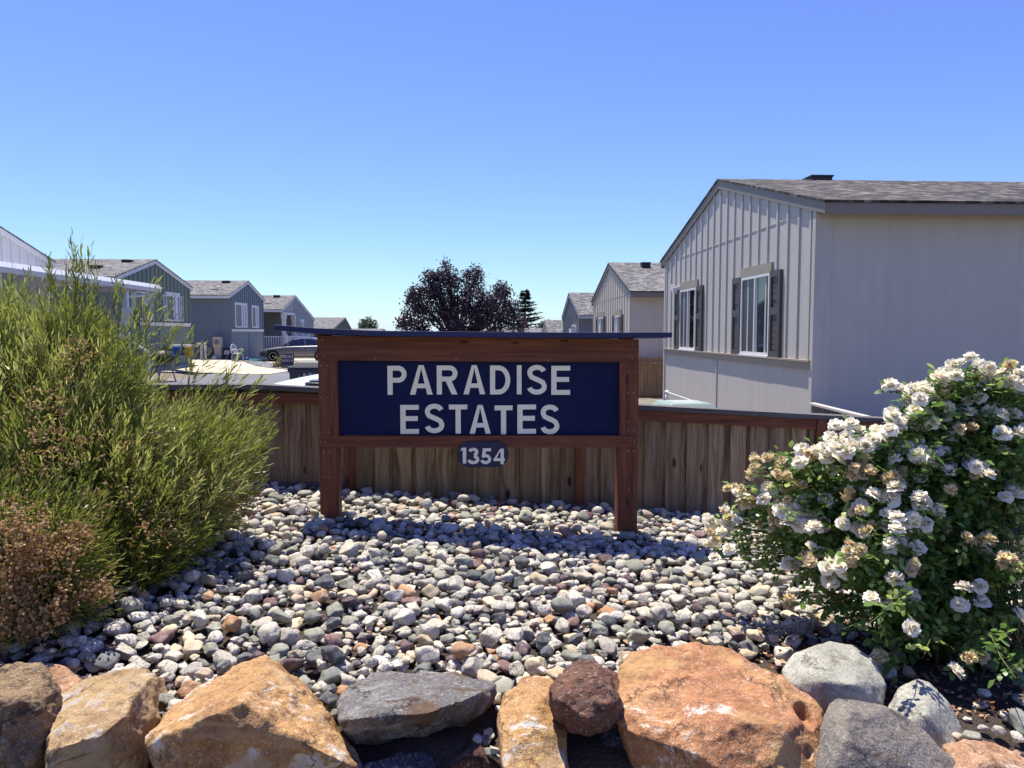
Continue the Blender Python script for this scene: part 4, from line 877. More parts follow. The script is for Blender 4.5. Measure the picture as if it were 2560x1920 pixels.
# ------------------------------------------------------------------ boulders along the front of the bed
def rockmat(name, stops, patch, patch_amt, rough_amt=.5, sc=5.0, crust=None):
    t = NT(name); o = t.obj()
    n = t.noise(o, sc, 6, .62, .6); f = t.noise(o, 42, 5, .65); g = t.noise(o, 160, 3, .6)
    c = t.ramp(t.math('ADD', t.math('MULTIPLY', n, .75), t.math('MULTIPLY', f, .25)), stops)
    c = t.mix(t.ramp(g, [(.52, 0.0), (.68, .65)]), c, lin('3a2a1e')); c = t.mix(t.ramp(t.noise(o, 75, 4, .7), [(.54, 0.0), (.66, .4)]), c, lin('d8c8ae')); c = t.mix(t.ramp(t.noise(o, 17, 5, .7, 1.0), [(.52, 0.0), (.68, .5)]), c, lin('5a402c'))
    pn = t.noise(o, sc*.9, 8, .7, 1.2)
    pm = t.ramp(t.n('ShaderNodeMath', _operation='ADD', i0=pn, i1=t.math('MULTIPLY', f, .18)).outputs[0], [(.69-.08*patch_amt, 0.0), (.75-.08*patch_amt, .85)])
    c = t.mix(pm, c, lin(patch))
    if crust: c = t.mix(t.ramp(t.noise(o, sc*.55, 5, .6, .8), [(.52, 0.0), (.60, .9)]), c, lin(crust))
    dv = t.n('ShaderNodeVectorMath', _operation='ADD', i0=o, i1=t.n('ShaderNodeCombineXYZ', X=t.math('MULTIPLY', n, .3), Y=t.math('MULTIPLY', f, .12), Z=t.math('MULTIPLY', pn, .3)).outputs[0]).outputs[0]
    ce = t.n('ShaderNodeTexVoronoi', Vector=dv, Scale=3.6, _feature='DISTANCE_TO_EDGE').outputs['Distance']
    ck = t.math('MULTIPLY', t.ramp(ce, [(0, 1.0), (.012, .6), (.03, 0.0)]), t.ramp(t.noise(o, 5, 2), [(.48, 0.0), (.6, 1.0)]))
    c = t.mix(t.math('MULTIPLY', ck, .7), c, lin('33241a'))
    v = t.n('ShaderNodeTexVoronoi', Vector=o, Scale=26.0).outputs['Distance']
    v = t.math('SUBTRACT', v, t.math('MULTIPLY', ck, 1.5))
    h = t.math('ADD', t.math('ADD', t.math('MULTIPLY', f, .8), t.math('MULTIPLY', g, .35)), t.math('MULTIPLY', v, .3))
    return t.done(t.bsdf(c, .85, t.bump(h, min(1, rough_amt*1.2), .025)))
RM = {
 'orange': rockmat('ochre_sandstone', [(.32, '7d5530'), (.47, 'a67b49'), (.6, 'bc935c'), (.74, 'cdb486')], 'c9c1b4', .6, .5, 5.0, 'a98a62'),
 'red': rockmat('rust_sandstone', [(.3, '784a2c'), (.46, 'a26e46'), (.6, 'b58256'), (.78, 'c29d76')], 'd3cbbd', .4, .5, 5.0, 'b08a58'),
 'tan': rockmat('tan_sandstone', [(.32, '735a3a'), (.48, '9c7e54'), (.62, 'b3976b'), (.78, 'c4b394')], 'a7a097', .6, .5, 5.0, '9a876a'),
 'brown': rockmat('brown_rough_rock', [(.3, '5a4630'), (.46, '80674a'), (.6, '9c825c'), (.78, 'b59f78')], '5a4c3d', .3, .9, 7),
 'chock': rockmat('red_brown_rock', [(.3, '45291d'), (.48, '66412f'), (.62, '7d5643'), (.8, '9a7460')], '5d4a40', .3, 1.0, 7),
 'basalt': rockmat('dark_grey_rock', [(.3, '474645'), (.48, '6e6c6a'), (.62, '918f8b'), (.8, 'b5b2ad')], '4b3423', .5, .8, 6, '5f4730'),
 'slab': rockmat('grey_slab', [(.3, '5c5955'), (.48, '6f6a64'), (.62, '80776a'), (.8, '948874')], '6a5a4a', .4, .6, 4, '7a6c5d'),
 'granite': rockmat('green_grey_granite', [(.3, '77776a'), (.48, '99988a'), (.62, 'adac9c'), (.8, 'c2c0b0')], '8a8370', .2, .35, 4),
 'pink': rockmat('pink_sandstone', [(.32, '7d553c'), (.48, 'a47a58'), (.62, 'b89574'), (.8, 'cbb296')], 'cdbba6', .5),
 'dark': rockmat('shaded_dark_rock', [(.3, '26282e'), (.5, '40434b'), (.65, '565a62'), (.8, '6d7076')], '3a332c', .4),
}
tex1 = bpy.data.textures.new('lumps', 'CLOUDS'); tex1.noise_scale = .16; tex1.noise_depth = 3
tex2 = bpy.data.textures.new('chips', 'CLOUDS'); tex2.noise_scale = .035; tex2.noise_depth = 3
tex3 = bpy.data.textures.new('facets', 'VORONOI'); tex3.noise_scale = .11
Z5 = lambda x, y: (.40687*x, 1560+.40687*y)
Z6 = lambda x, y: (800+.40687*x, 1560+.40687*y)
Z4 = lambda x, y: (1900+.31339*x, 1400+.31339*y)
ZD = lambda x, y: (x*K, y*K)
def boulder(name, label, pts, mk, T=.22, big=.02, chip=.012, smooth=2, vox=.007, facet=.03, dents=(), seat=True, tf=.92):
    P0 = [aty(u, v, Y) for (u, v, Y) in pts]
    Pb = [aty(u, v, Y+T) for (u, v, Y) in pts]
    cb = np.mean(Pb, 0); Pb = [cb+(p-cb)*tf+np.array([0, 0, -.015]) for p in Pb]
    al = np.array(P0+Pb); c = al.mean(0); zmin = al[:, 2].min()
    extra = [np.array([c[0]+(p[0]-c[0])*.7, c[1]+(p[1]-c[1])*.6+.05, zmin-.10]) for p in P0] if seat else []
    loc = Vector((c[0], c[1], zmin-(.10 if seat else 0)))
    bm = bmesh.new()
    for p in P0+Pb+extra: bm.verts.new(Vector(p)-loc)
    r_ = bmesh.ops.convex_hull(bm, input=bm.verts[:]); bmesh.ops.delete(bm, geom=list({e for e in r_['geom_interior']+r_['geom_unused'] if isinstance(e, bmesh.types.BMVert)}), context='VERTS')
    me = bpy.data.meshes.new(name); bm.to_mesh(me); bm.free()
    o = bpy.data.objects.new(name, me); col.objects.link(o); o.location = loc
    a = o.modifiers.new('r', 'REMESH'); a.mode = 'VOXEL'; a.voxel_size = vox
    a = o.modifiers.new('s', 'SMOOTH'); a.factor = .5; a.iterations = smooth
    for tx, st in ((tex1, big), (tex3, facet), (tex2, chip)):
        a = o.modifiers.new('d', 'DISPLACE'); a.texture = tx; a.strength = st; a.mid_level = .5; a.texture_coords = 'GLOBAL'
    bpy.context.view_layer.update()
    m2 = bpy.data.meshes.new_from_object(o.evaluated_get(bpy.context.evaluated_depsgraph_get())); o.modifiers.clear(); o.data = m2; m2.name = name
    n = len(m2.vertices); V = np.empty(n*3, np.float32); m2.vertices.foreach_get('co', V); V = V.reshape(-1, 3)
    for (u, v, Y, rad, dep) in dents:   # natural hollows
        q = aty(u, v, Y)-np.array(loc); d = np.linalg.norm((V-q)*[1, .6, 1], axis=1); k = sst(rad, rad*.25, d)[:, None]; V += k*np.array([.1, .75, -.55])*dep
    m2.vertices.foreach_set('co', V.ravel()); m2.polygons.foreach_set('use_smooth', [True]*len(m2.polygons)); m2.materials.clear(); m2.materials.append(RM[mk]); m2.update()
    return tag(o, label, 'boulder', 'boulders edging the stone bed')
def PT(Z, *l): return [(*Z(x, y), Y) for x, y, Y in l]
boulder('boulder', 'brown rough-faced boulder at the left edge of the boulder row',
    PT(Z5, (-120, 300, 3.0), (0, 285, 3.0), (100, 240, 3.02), (250, 238, 3.02), (300, 300, 2.98), (362, 395, 2.9), (345, 560, 2.8), (255, 770, 2.72), (190, 900, 2.7), (-120, 900, 2.65), (-120, 480, 2.72), (120, 470, 2.72), (260, 480, 2.74)), 'brown', chip=.03, big=.03)
boulder('boulder', 'small pinkish boulder wedged behind the brown rough-faced boulder', PT(Z5, (270, 275, 3.25), (400, 262, 3.25), (505, 340, 3.2), (470, 420, 3.12), (380, 470, 3.08), (290, 440, 3.08)), 'pink', T=.15)
boulder('boulder', 'small pink stone at the far left edge of the rock row', PT(Z5, (-60, 215, 3.3), (0, 210, 3.3), (55, 270, 3.25), (0, 320, 3.2), (-60, 330, 3.2)), 'pink', T=.12)
boulder('boulder', 'tan boulder with a sharp ridge, second large one from the left',
    PT(Z5, (352, 450, 2.98), (450, 390, 3.03), (560, 335, 3.08), (780, 272, 3.12), (905, 272, 3.1), (950, 312, 3.0), (985, 500, 2.95), (990, 600, 2.9), (880, 800, 2.8), (850, 900, 2.75), (290, 900, 2.62), (268, 775, 2.62), (430, 742, 2.58), (620, 690, 2.6), (760, 570, 2.68), (820, 440, 2.8)), 'tan', chip=.016, smooth=1)
boulder('boulder', 'small tan stone just right of the ridged tan boulder', PT(Z5, (960, 330, 3.2), (1000, 370, 3.2), (1045, 470, 3.15), (1010, 560, 3.1), (960, 560, 3.1)), 'tan', T=.12)
boulder('boulder', 'large pointed orange boulder at lower left of the sign',
    PT(Z5, (900, 690, 2.66), (1010, 560, 2.8), (1140, 445, 2.95), (1260, 372, 3.02), (1400, 295, 3.1), (1560, 208, 3.18), (1640, 190, 3.2), (1715, 235, 3.14), (1900, 405, 3.0), (2060, 592, 2.9), (2095, 665, 2.86), (2270, 930, 2.75), (950, 930, 2.58), (900, 760, 2.6),
       (1110, 615, 2.60), (1300, 555, 2.57), (1500, 480, 2.6), (1660, 570, 2.6), (1800, 690, 2.58), (1950, 770, 2.58), (2120, 850, 2.6)), 'orange', T=.26, chip=.016, smooth=1)
boulder('boulder', 'small pink stone behind the left slope of the large pointed orange boulder', PT(Z5, (1085, 400, 3.22), (1150, 355, 3.22), (1235, 370, 3.2), (1200, 440, 3.15), (1110, 450, 3.15)), 'pink', T=.1)
boulder('boulder', 'dark grey overhanging slab between the pointed orange boulder and the tan upright one',
    PT(Z6, (100, 500, 2.9), (130, 435, 2.98), (230, 355, 3.12), (330, 305, 3.22), (500, 290, 3.24), (760, 298, 3.24), (1000, 335, 3.16), (1085, 372, 3.08), (1065, 480, 2.98), (1010, 560, 2.95), (880, 610, 2.92), (500, 700, 2.88), (330, 745, 2.86), (215, 735, 2.84), (130, 660, 2.82), (100, 590, 2.82),
       (160, 590, 2.74), (400, 560, 2.7), (650, 555, 2.7), (850, 480, 2.76), (980, 420, 2.88)), 'basalt', T=.2, seat=False, smooth=2)
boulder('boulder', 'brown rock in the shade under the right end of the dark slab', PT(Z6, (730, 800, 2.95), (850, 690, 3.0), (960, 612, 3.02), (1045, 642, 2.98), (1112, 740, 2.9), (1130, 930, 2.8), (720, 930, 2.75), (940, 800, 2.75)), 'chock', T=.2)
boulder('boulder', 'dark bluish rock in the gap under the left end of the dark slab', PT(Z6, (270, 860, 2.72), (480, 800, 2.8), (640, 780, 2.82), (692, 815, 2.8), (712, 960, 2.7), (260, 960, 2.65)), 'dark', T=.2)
boulder('boulder', 'upright tan and rust boulder right of the dark slab',
    PT(Z6, (1100, 520, 2.86), (1150, 432, 3.0), (1230, 342, 3.12), (1320, 300, 3.18), (1410, 322, 3.15), (1450, 380, 3.05), (1450, 600, 2.85), (1500, 790, 2.72), (1540, 930, 2.62), (1140, 930, 2.56), (1125, 740, 2.66), (1100, 640, 2.76), (1290, 530, 2.78)), 'orange', T=.2, smooth=4)
boulder('boulder', 'red brown rock with a broken face perched beside the huge orange boulder',
    PT(Z6, (1403, 390, 2.82), (1450, 342, 2.9), (1550, 245, 2.97), (1612, 218, 3.0), (1680, 232, 2.98), (1745, 285, 2.95), (1855, 450, 2.8), (1862, 492, 2.78), (1825, 580, 2.7), (1780, 640, 2.68), (1640, 668, 2.66), (1540, 640, 2.68), (1430, 545, 2.74), (1408, 450, 2.78),
       (1470, 470, 2.64), (1560, 330, 2.72), (1700, 330, 2.72), (1800, 480, 2.64), (1650, 590, 2.6)), 'chock', T=.2, chip=.03, facet=.03, seat=False, smooth=3)
boulder('boulder', 'small brown stone behind the perched red brown rock', PT(Z6, (1720, 290, 3.12), (1740, 268, 3.14), (1855, 315, 3.1), (1862, 420, 3.0), (1780, 420, 3.0)), 'chock', T=.1)
boulder('boulder', 'huge smooth rust orange boulder with pale streaks, the biggest of the row',
    PT(ZD, (1338, 1445, 2.98), (1365, 1416, 3.05), (1440, 1396, 3.12), (1500, 1389, 3.15), (1560, 1400, 3.12), (1640, 1438, 3.02), (1700, 1478, 2.92), (1755, 1505, 2.86), (1780, 1535, 2.8), (1778, 1570, 2.74), (1765, 1610, 2.66), (1755, 1700, 2.54), (1600, 1690, 2.5), (1500, 1628, 2.55), (1420, 1602, 2.62), (1345, 1578, 2.72), (1328, 1548, 2.78), (1338, 1500, 2.88),
       (1480, 1530, 2.72), (1600, 1560, 2.62), (1700, 1570, 2.62)), 'red', T=.3, smooth=4, chip=.014, facet=.03,
    dents=[(*Z4(400, 1215), 2.72, .062, .10), (*Z4(370, 1530), 2.62, .03, .03), (1400*K, 1470*K, 2.9, .02, .01)])
boulder('boulder', 'round green grey granite boulder, the larger of the two beneath the roses',
    PT(ZD, (1688, 1447, 3.12), (1718, 1411, 3.2), (1790, 1387, 3.26), (1850, 1394, 3.25), (1892, 1430, 3.18), (1914, 1480, 3.08), (1905, 1525, 3.0), (1850, 1545, 2.95), (1800, 1545, 2.95), (1740, 1500, 3.0), (1700, 1480, 3.05), (1780, 1470, 2.98), (1850, 1480, 2.96)), 'granite', T=.2, smooth=12, facet=.008, chip=.003)
boulder('boulder', 'small green grey granite boulder with a pointed top, beneath the roses',
    PT(ZD, (1912, 1540, 2.95), (1940, 1490, 3.02), (1978, 1463, 3.06), (2012, 1474, 3.04), (2052, 1522, 2.96), (2082, 1580, 2.9), (2086, 1650, 2.8), (1990, 1660, 2.76), (1960, 1560, 2.84), (2000, 1545, 2.82)), 'granite', T=.18, smooth=8, facet=.01, chip=.003)
boulder('boulder', 'grey angular boulder with flat faces right of the huge orange one',
    PT(ZD, (1762, 1650, 2.56), (1776, 1560, 2.68), (1790, 1520, 2.74), (1806, 1506, 2.78), (1862, 1514, 2.8), (1942, 1536, 2.78), (2002, 1582, 2.72), (2062, 1640, 2.64), (2110, 1710, 2.56), (1755, 1710, 2.5), (1838, 1535, 2.66), (1825, 1600, 2.54), (1800, 1660, 2.48)), 'slab', T=.2, smooth=2, facet=.008, chip=.008)
boulder('boulder', 'flat pinkish boulder in the bottom right corner', PT(ZD, (2035, 1610, 2.72), (2090, 1596, 2.78), (2150, 1604, 2.8), (2215, 1622, 2.78), (2290, 1700, 2.6), (2080, 1710, 2.5), (2120, 1640, 2.6)), 'pink', T=.2, smooth=6)
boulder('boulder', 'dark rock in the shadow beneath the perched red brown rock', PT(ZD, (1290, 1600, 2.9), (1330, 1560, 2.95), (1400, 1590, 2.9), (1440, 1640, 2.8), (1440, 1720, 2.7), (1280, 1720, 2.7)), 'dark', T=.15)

# ------------------------------------------------------------------ river stones
def ico(sub):
    bm = bmesh.new(); bmesh.ops.create_icosphere(bm, subdivisions=sub, radius=1); bm.verts.ensure_lookup_table()
    V = np.array([v.co[:] for v in bm.verts]); Fc = np.array([[v.index for v in f.verts] for f in bm.faces]); bm.free(); return V, Fc
def stone_shapes(sub, n, seed):
    V0, Fc = ico(sub); out = []; rs = random.Random(seed)
    for k in range(n):
        pitted = k % 3 == 0
        off = Vector((rs.uniform(-50, 50), rs.uniform(-50, 50), rs.uniform(-50, 50)))
        V = V0.copy()
        for j in range(rs.choice((4, 6, 8, 10))):
            nn = Vector((rs.gauss(0, 1), rs.gauss(0, 1), rs.gauss(0, 1))).normalized(); nn = np.array(nn); h = rs.uniform(.5, .86)
            d = V@nn; V -= np.clip(d-h, 0, None)[:, None]*nn*.94
        dis = np.array([mnoise.noise(Vector(p)*1.3+off)*.24+mnoise.noise(Vector(p)*3.1+off)*(.15 if pitted else .07)+mnoise.noise(Vector(p)*7+off)*(.08 if pitted else .02) for p in V0])
        V = V*(1+dis)[:, None]; V /= np.abs(V).max(0); out.append(V)
    return out, Fc
SH3, F3 = stone_shapes(3, 30, 5); SH2, F2 = stone_shapes(2, 30, 5)
def srgb(h): return np.array(lin(h)[:3])*[1.08, 1.03, .91]
KINDS = [ # name, weight, colours, speckle, label words
 ('white', .25, ['d8d4cb', 'cdc8be', 'dedad2', 'd0c9ba'], 1.0, 'white pitted'), ('pale', .31, ['bdb8ad', 'c6beaf', 'b0aca3', 'c3bfb6'], .5, 'pale grey'), ('green', .18, ['7d7f74', '8c8e83', '6f746f', '96978a'], .12, 'smooth green grey'),
 ('tan', .11, ['beb197', 'b0a186', 'c9bb9f', 'a99a86'], .2, 'tan'), ('maroon', .05, ['5d4446', '6c4f4d', '523f44'], .08, 'maroon'), ('dark', .08, ['4f5357', '5d6164', '45484d'], .1, 'dark grey'), ('orange', .02, ['a67a52', 'b08a66', '9a7054'], .2, 'orange brown')]
gres = .012; gx0, gx1, gy0, gy1 = -2.9, 4.3, 2.72, 6.84
NX = int((gx1-gx0)/gres); NY = int((gy1-gy0)/gres)
GX, GY = np.meshgrid(gx0+np.arange(NX)*gres, gy0+np.arange(NY)*gres)
H = bedz(GX, GY)-.035; OWN = np.full(H.shape, -1, int)
rs = np.random.default_rng(3); stones = []
cumw = np.cumsum([k[1] for k in KINDS])
NST = 15500
from mathutils.bvhtree import BVHTree
rocks = []
for o_ in [q for q in bpy.data.objects if q.name.startswith('boulder')]:
    me_ = o_.data; rocks.append((BVHTree.FromPolygons([tuple(v.co+o_.location) for v in me_.vertices], [tuple(p_.vertices) for p_ in me_.polygons]), Vector(o_.location)))
BLK = np.zeros((int((6.84-2.72)/.012), int((4.3+2.9)/.012)), bool)
for iy in range(int((3.9-2.72)/.012)):
    for ix in range(BLK.shape[1]):
        x_ = -2.9+ix*.012; y_ = 2.72+iy*.012
        for t_, lo_ in rocks:
            if abs(x_-lo_.x) > .55 or abs(y_-lo_.y) > .55: continue
            hit = t_.ray_cast(Vector((x_, y_, 1.0)), Vector((0, 0, -1)))[0]
            if hit is not None:
                if hit.z > float(bedz(x_, y_))+.015: BLK[iy, ix] = True; break
                elif hit.z > -.5: pass
def allowed(x, y):
    if x > 1.55+.25*math.sin(y*5) and y < 3.95+.1*math.sin(x*9): return rs.random() < .03
    return True
for i in range(NST):
    a = float(np.clip(rs.lognormal(math.log(.031), .42), .014, .072)); b = a*rs.uniform(.62, .95); c = a*rs.uniform(.42, .72); th = rs.uniform(0, math.pi)
    best = None
    for k in range(7):
        x = rs.uniform(gx0+.09, gx1-.09); y = rs.uniform(gy0+.03, gy1-.02) if i % 4 else rs.uniform(gy0+.03, 3.5)
        if not allowed(x, y): continue
        ix = int((x-gx0)/gres); iy = int((y-gy0)/gres); hh = H[max(iy-2, 0):iy+3, max(ix-2, 0):ix+3].mean()-float(bedz(x, y))
        if best is None or hh < best[0]: best = (hh, x, y, ix, iy)
    if best is None or best[0] > .07: continue
    _, x, y, ix, iy = best
    R_ = int(a/gres)+1; sl_ = (slice(max(iy-R_, 0), min(iy+R_+1, NY)), slice(max(ix-R_, 0), min(ix+R_+1, NX)))
    dx_ = GX[sl_]-x; dy_ = GY[sl_]-y; ca, sa = math.cos(th), math.sin(th)
    r2 = ((dx_*ca+dy_*sa)/a)**2+((-dx_*sa+dy_*ca)/b)**2; mk = r2 < 1
    if mk.sum() < 3 or (y < 3.95 and (BLK[sl_] & (r2 < .55)).any()): continue
    q = c*np.sqrt(np.clip(1-r2, 0, 1)); zc = np.percentile((H[sl_]+q)[mk], 72)
    Hn = zc+q; up = mk & (Hn > H[sl_]); H[sl_][up] = Hn[up]; OWN[sl_][up] = len(stones)
    kd = int(np.searchsorted(cumw, rs.random()*cumw[-1]*.9999))
    stones.append((x, y, zc, a, b, c, th, kd, rs.integers(0, 30), rs.normal(0, .17, 2), srgb(KINDS[kd][2][rs.integers(0, len(KINDS[kd][2]))])*rs.uniform(.82, 1.12)))
t = NT('river_stone'); o = t.obj(); at = t.attr('col'); spk = at.outputs['Alpha']; base = at.outputs['Color']
n1 = t.noise(o, 70, 4, .65, .5); n2 = t.noise(o, 26, 4, .6); n3 = t.noise(o, 180, 2)
sm = t.math('MULTIPLY', t.ramp(n1, [(.50, 0.0), (.58, 1.0)]), spk)
c = t.mix(t.math('MULTIPLY', sm, .7), base, lin('55504a'))
c = t.mix(t.math('MULTIPLY', t.ramp(t.noise(o, 120, 4, .7), [(.5, 0.0), (.6, 1.0)]), t.math('MULTIPLY', spk, .5)), c, lin('77716a'))
c = t.mix(t.math('MULTIPLY', t.ramp(n2, [(.5, 0.0), (.66, 1.0)]), t.math('ADD', t.math('MULTIPLY', spk, .35), .16)), c, lin('cdc6b6'))
c = t.mix(t.math('MULTIPLY', t.ramp(n3, [(.4, 0.0), (.7, 1.0)]), .25), c, lin('2f2c29'))
vein = t.ramp(t.noise(o, 9, 3, .5, 2.5), [(.485, 0.0), (.5, .5), (.515, 0.0)])
c = t.mix(t.math('MULTIPLY', vein, .5), c, lin('d2cec6'))
h = t.math('ADD', t.math('MULTIPLY', n1, .7), t.math('MULTIPLY', n2, .6))
hb = t.n('ShaderNodeBump', Height=h, Strength=t.math('ADD', t.math('MULTIPLY', spk, .7), .3), Distance=.014).outputs[0]
M_stone = t.done(t.bsdf(c, .8, hb))
vis = np.bincount(OWN[OWN >= 0].ravel(), minlength=len(stones))
score = []
for i, s in enumerate(stones):
    u, v, d = project((s[0], s[1], s[2])); inside = 12 < u < 2548 and 12 < v < 1905
    full = math.pi*s[3]*s[4]/gres**2
    score.append(vis[i]*(vis[i]/full > .45)/d**2 if inside and not (s[0] < -1.55-.28*(s[1]-3.4)*0 and s[1] < 6) else 0)
order = np.argsort(-np.array(score)); solo = set(int(i) for i in order[:296])
def stone_verts(s, shapes):
    x, y, z, a, b, c, th, kd, sh, tl, cl = s
    V = shapes[sh]*[a, b, c]
    cx_, sx_ = math.cos(tl[0]), math.sin(tl[0]); cy_, sy_ = math.cos(tl[1]), math.sin(tl[1])
    V = V@np.array([[1, 0, 0], [0, cx_, sx_], [0, -sx_, cx_]])@np.array([[cy_, 0, -sy_], [0, 1, 0], [sy_, 0, cy_]])
    ca, sa = math.cos(th), math.sin(th); return V@np.array([[ca, sa, 0], [-sa, ca, 0], [0, 0, 1]])
VV = []; FF = []; CC = []; off = 0
LM = [(-.62, 2.95, 'behind the large pointed orange boulder'), (.05, 3.1, 'behind the dark grey slab'), (.62, 3.1, 'behind the upright tan boulder'), (1.15, 3.2, 'behind the huge orange boulder'), (-1.4, 3.1, 'behind the ridged tan boulder'),
      (-1.9, 3.9, 'at the foot of the green shrub'), (-1.08, 5.7, 'round the left sign post'), (1.2, 5.7, 'round the right sign post'), (0, 5.3, 'in the shadow of the sign'), (.1, 4.2, 'in the middle of the open stone bed'), (1.6, 4.4, 'near the drooping left roses'), (-1.0, 4.2, 'left of the middle of the stone bed'), (0, 6.4, 'along the foot of the fence'), (1.0, 4.0, 'right of the middle of the stone bed')]
for i, s in enumerate(stones):
    if i in solo:
        V = stone_verts(s, SH3)
        o = npmesh('river_stone', V, [F3], M_stone, smooth=True, cols=np.tile([*s[10], KINDS[s[7]][3]], (len(V), 1)))
        o.location = (s[0], s[1], s[2])
        lm = min(LM, key=lambda q: (q[0]-s[0])**2+(q[1]-s[1])**2)[2]; el = s[4]/s[3]
        size = 'large ' if s[3] > .052 else ('small ' if s[3] < .036 else ''); shp = 'long ' if el < .70 else ('flat ' if s[5]/s[3] < .5 else 'rounded ')
        lab = f'{size}{shp}{KINDS[s[7]][4]} stone {lm}'
        tag(o, lab, 'stone', 'river stones in the bed: '+lab)
    else:
        near = s[1] < 4.0; V = stone_verts(s, SH3 if near else SH2)+np.array([s[0], s[1], s[2]])
        VV.append(V); FF.append((F3 if near else F2)+off); off += len(V); CC.append(np.tile([*s[10], KINDS[s[7]][3]], (len(V), 1)))
tag(npmesh('river_pebbles', np.concatenate(VV), FF and [np.concatenate(FF)], M_stone, smooth=True, cols=np.concatenate(CC)), 'mixed river stones covering the rest of the bed', 'stones', kind='stuff')

# ------------------------------------------------------------------ foliage helpers
def unit(a): return a/np.maximum(np.linalg.norm(a, axis=-1, keepdims=True), 1e-9)
def leafset(B, D, Nn, L, W, droop=.15, wide=.45):
    """lens shaped leaves: base, direction, normal, length, width -> verts, [tris, quads]"""
    n = len(B); D = unit(D); S = unit(np.cross(D, Nn)); Nn = np.cross(S, D); L = L[:, None]; W = W[:, None]
    P = np.stack([B, B+D*L*wide*.8-S*W/2, B+D*L*wide*.8+S*W/2+Nn*W*.12, B+D*L*.78-S*W*.36-Nn*L*droop*.5, B+D*L*.78+S*W*.36-Nn*L*droop*.5, B+D*L-Nn*L*droop], 1).reshape(-1, 3)
    k = (np.arange(n)*6)[:, None]
    return P, [np.concatenate([k+[0, 2, 1], k+[3, 4, 5]]), k+[1, 2, 4, 3]]
def cat_leaves(parts):
    V = []; T = []; Q = []; off = 0
    for P, (t_, q_) in parts: V.append(P); T.append(t_+off); Q.append(q_+off); off += len(P)
    return np.concatenate(V), [np.concatenate(T), np.concatenate(Q)]
def rand_unit(n, r_): return unit(r_.normal(size=(n, 3)))
def blobs_sample(blobs, n, r_, depth=.22, pw=2.0):
    cs = np.array([b[0] for b in blobs]); rad = np.array([b[1] for b in blobs]); w_ = rad**pw/np.sum(rad**pw)
    k = r_.choice(len(blobs), n, p=w_); d = rand_unit(n, r_); rr_ = rad[k]*(1-np.abs(r_.normal(0, depth, n)))
    P = cs[k]+d*rr_[:, None]
    dist = np.stack([np.linalg.norm(P-c_, axis=1)/ra for c_, ra in zip(cs, rad)], 1)
    keep = dist.min(1) > .42
    return P[keep], d[keep]

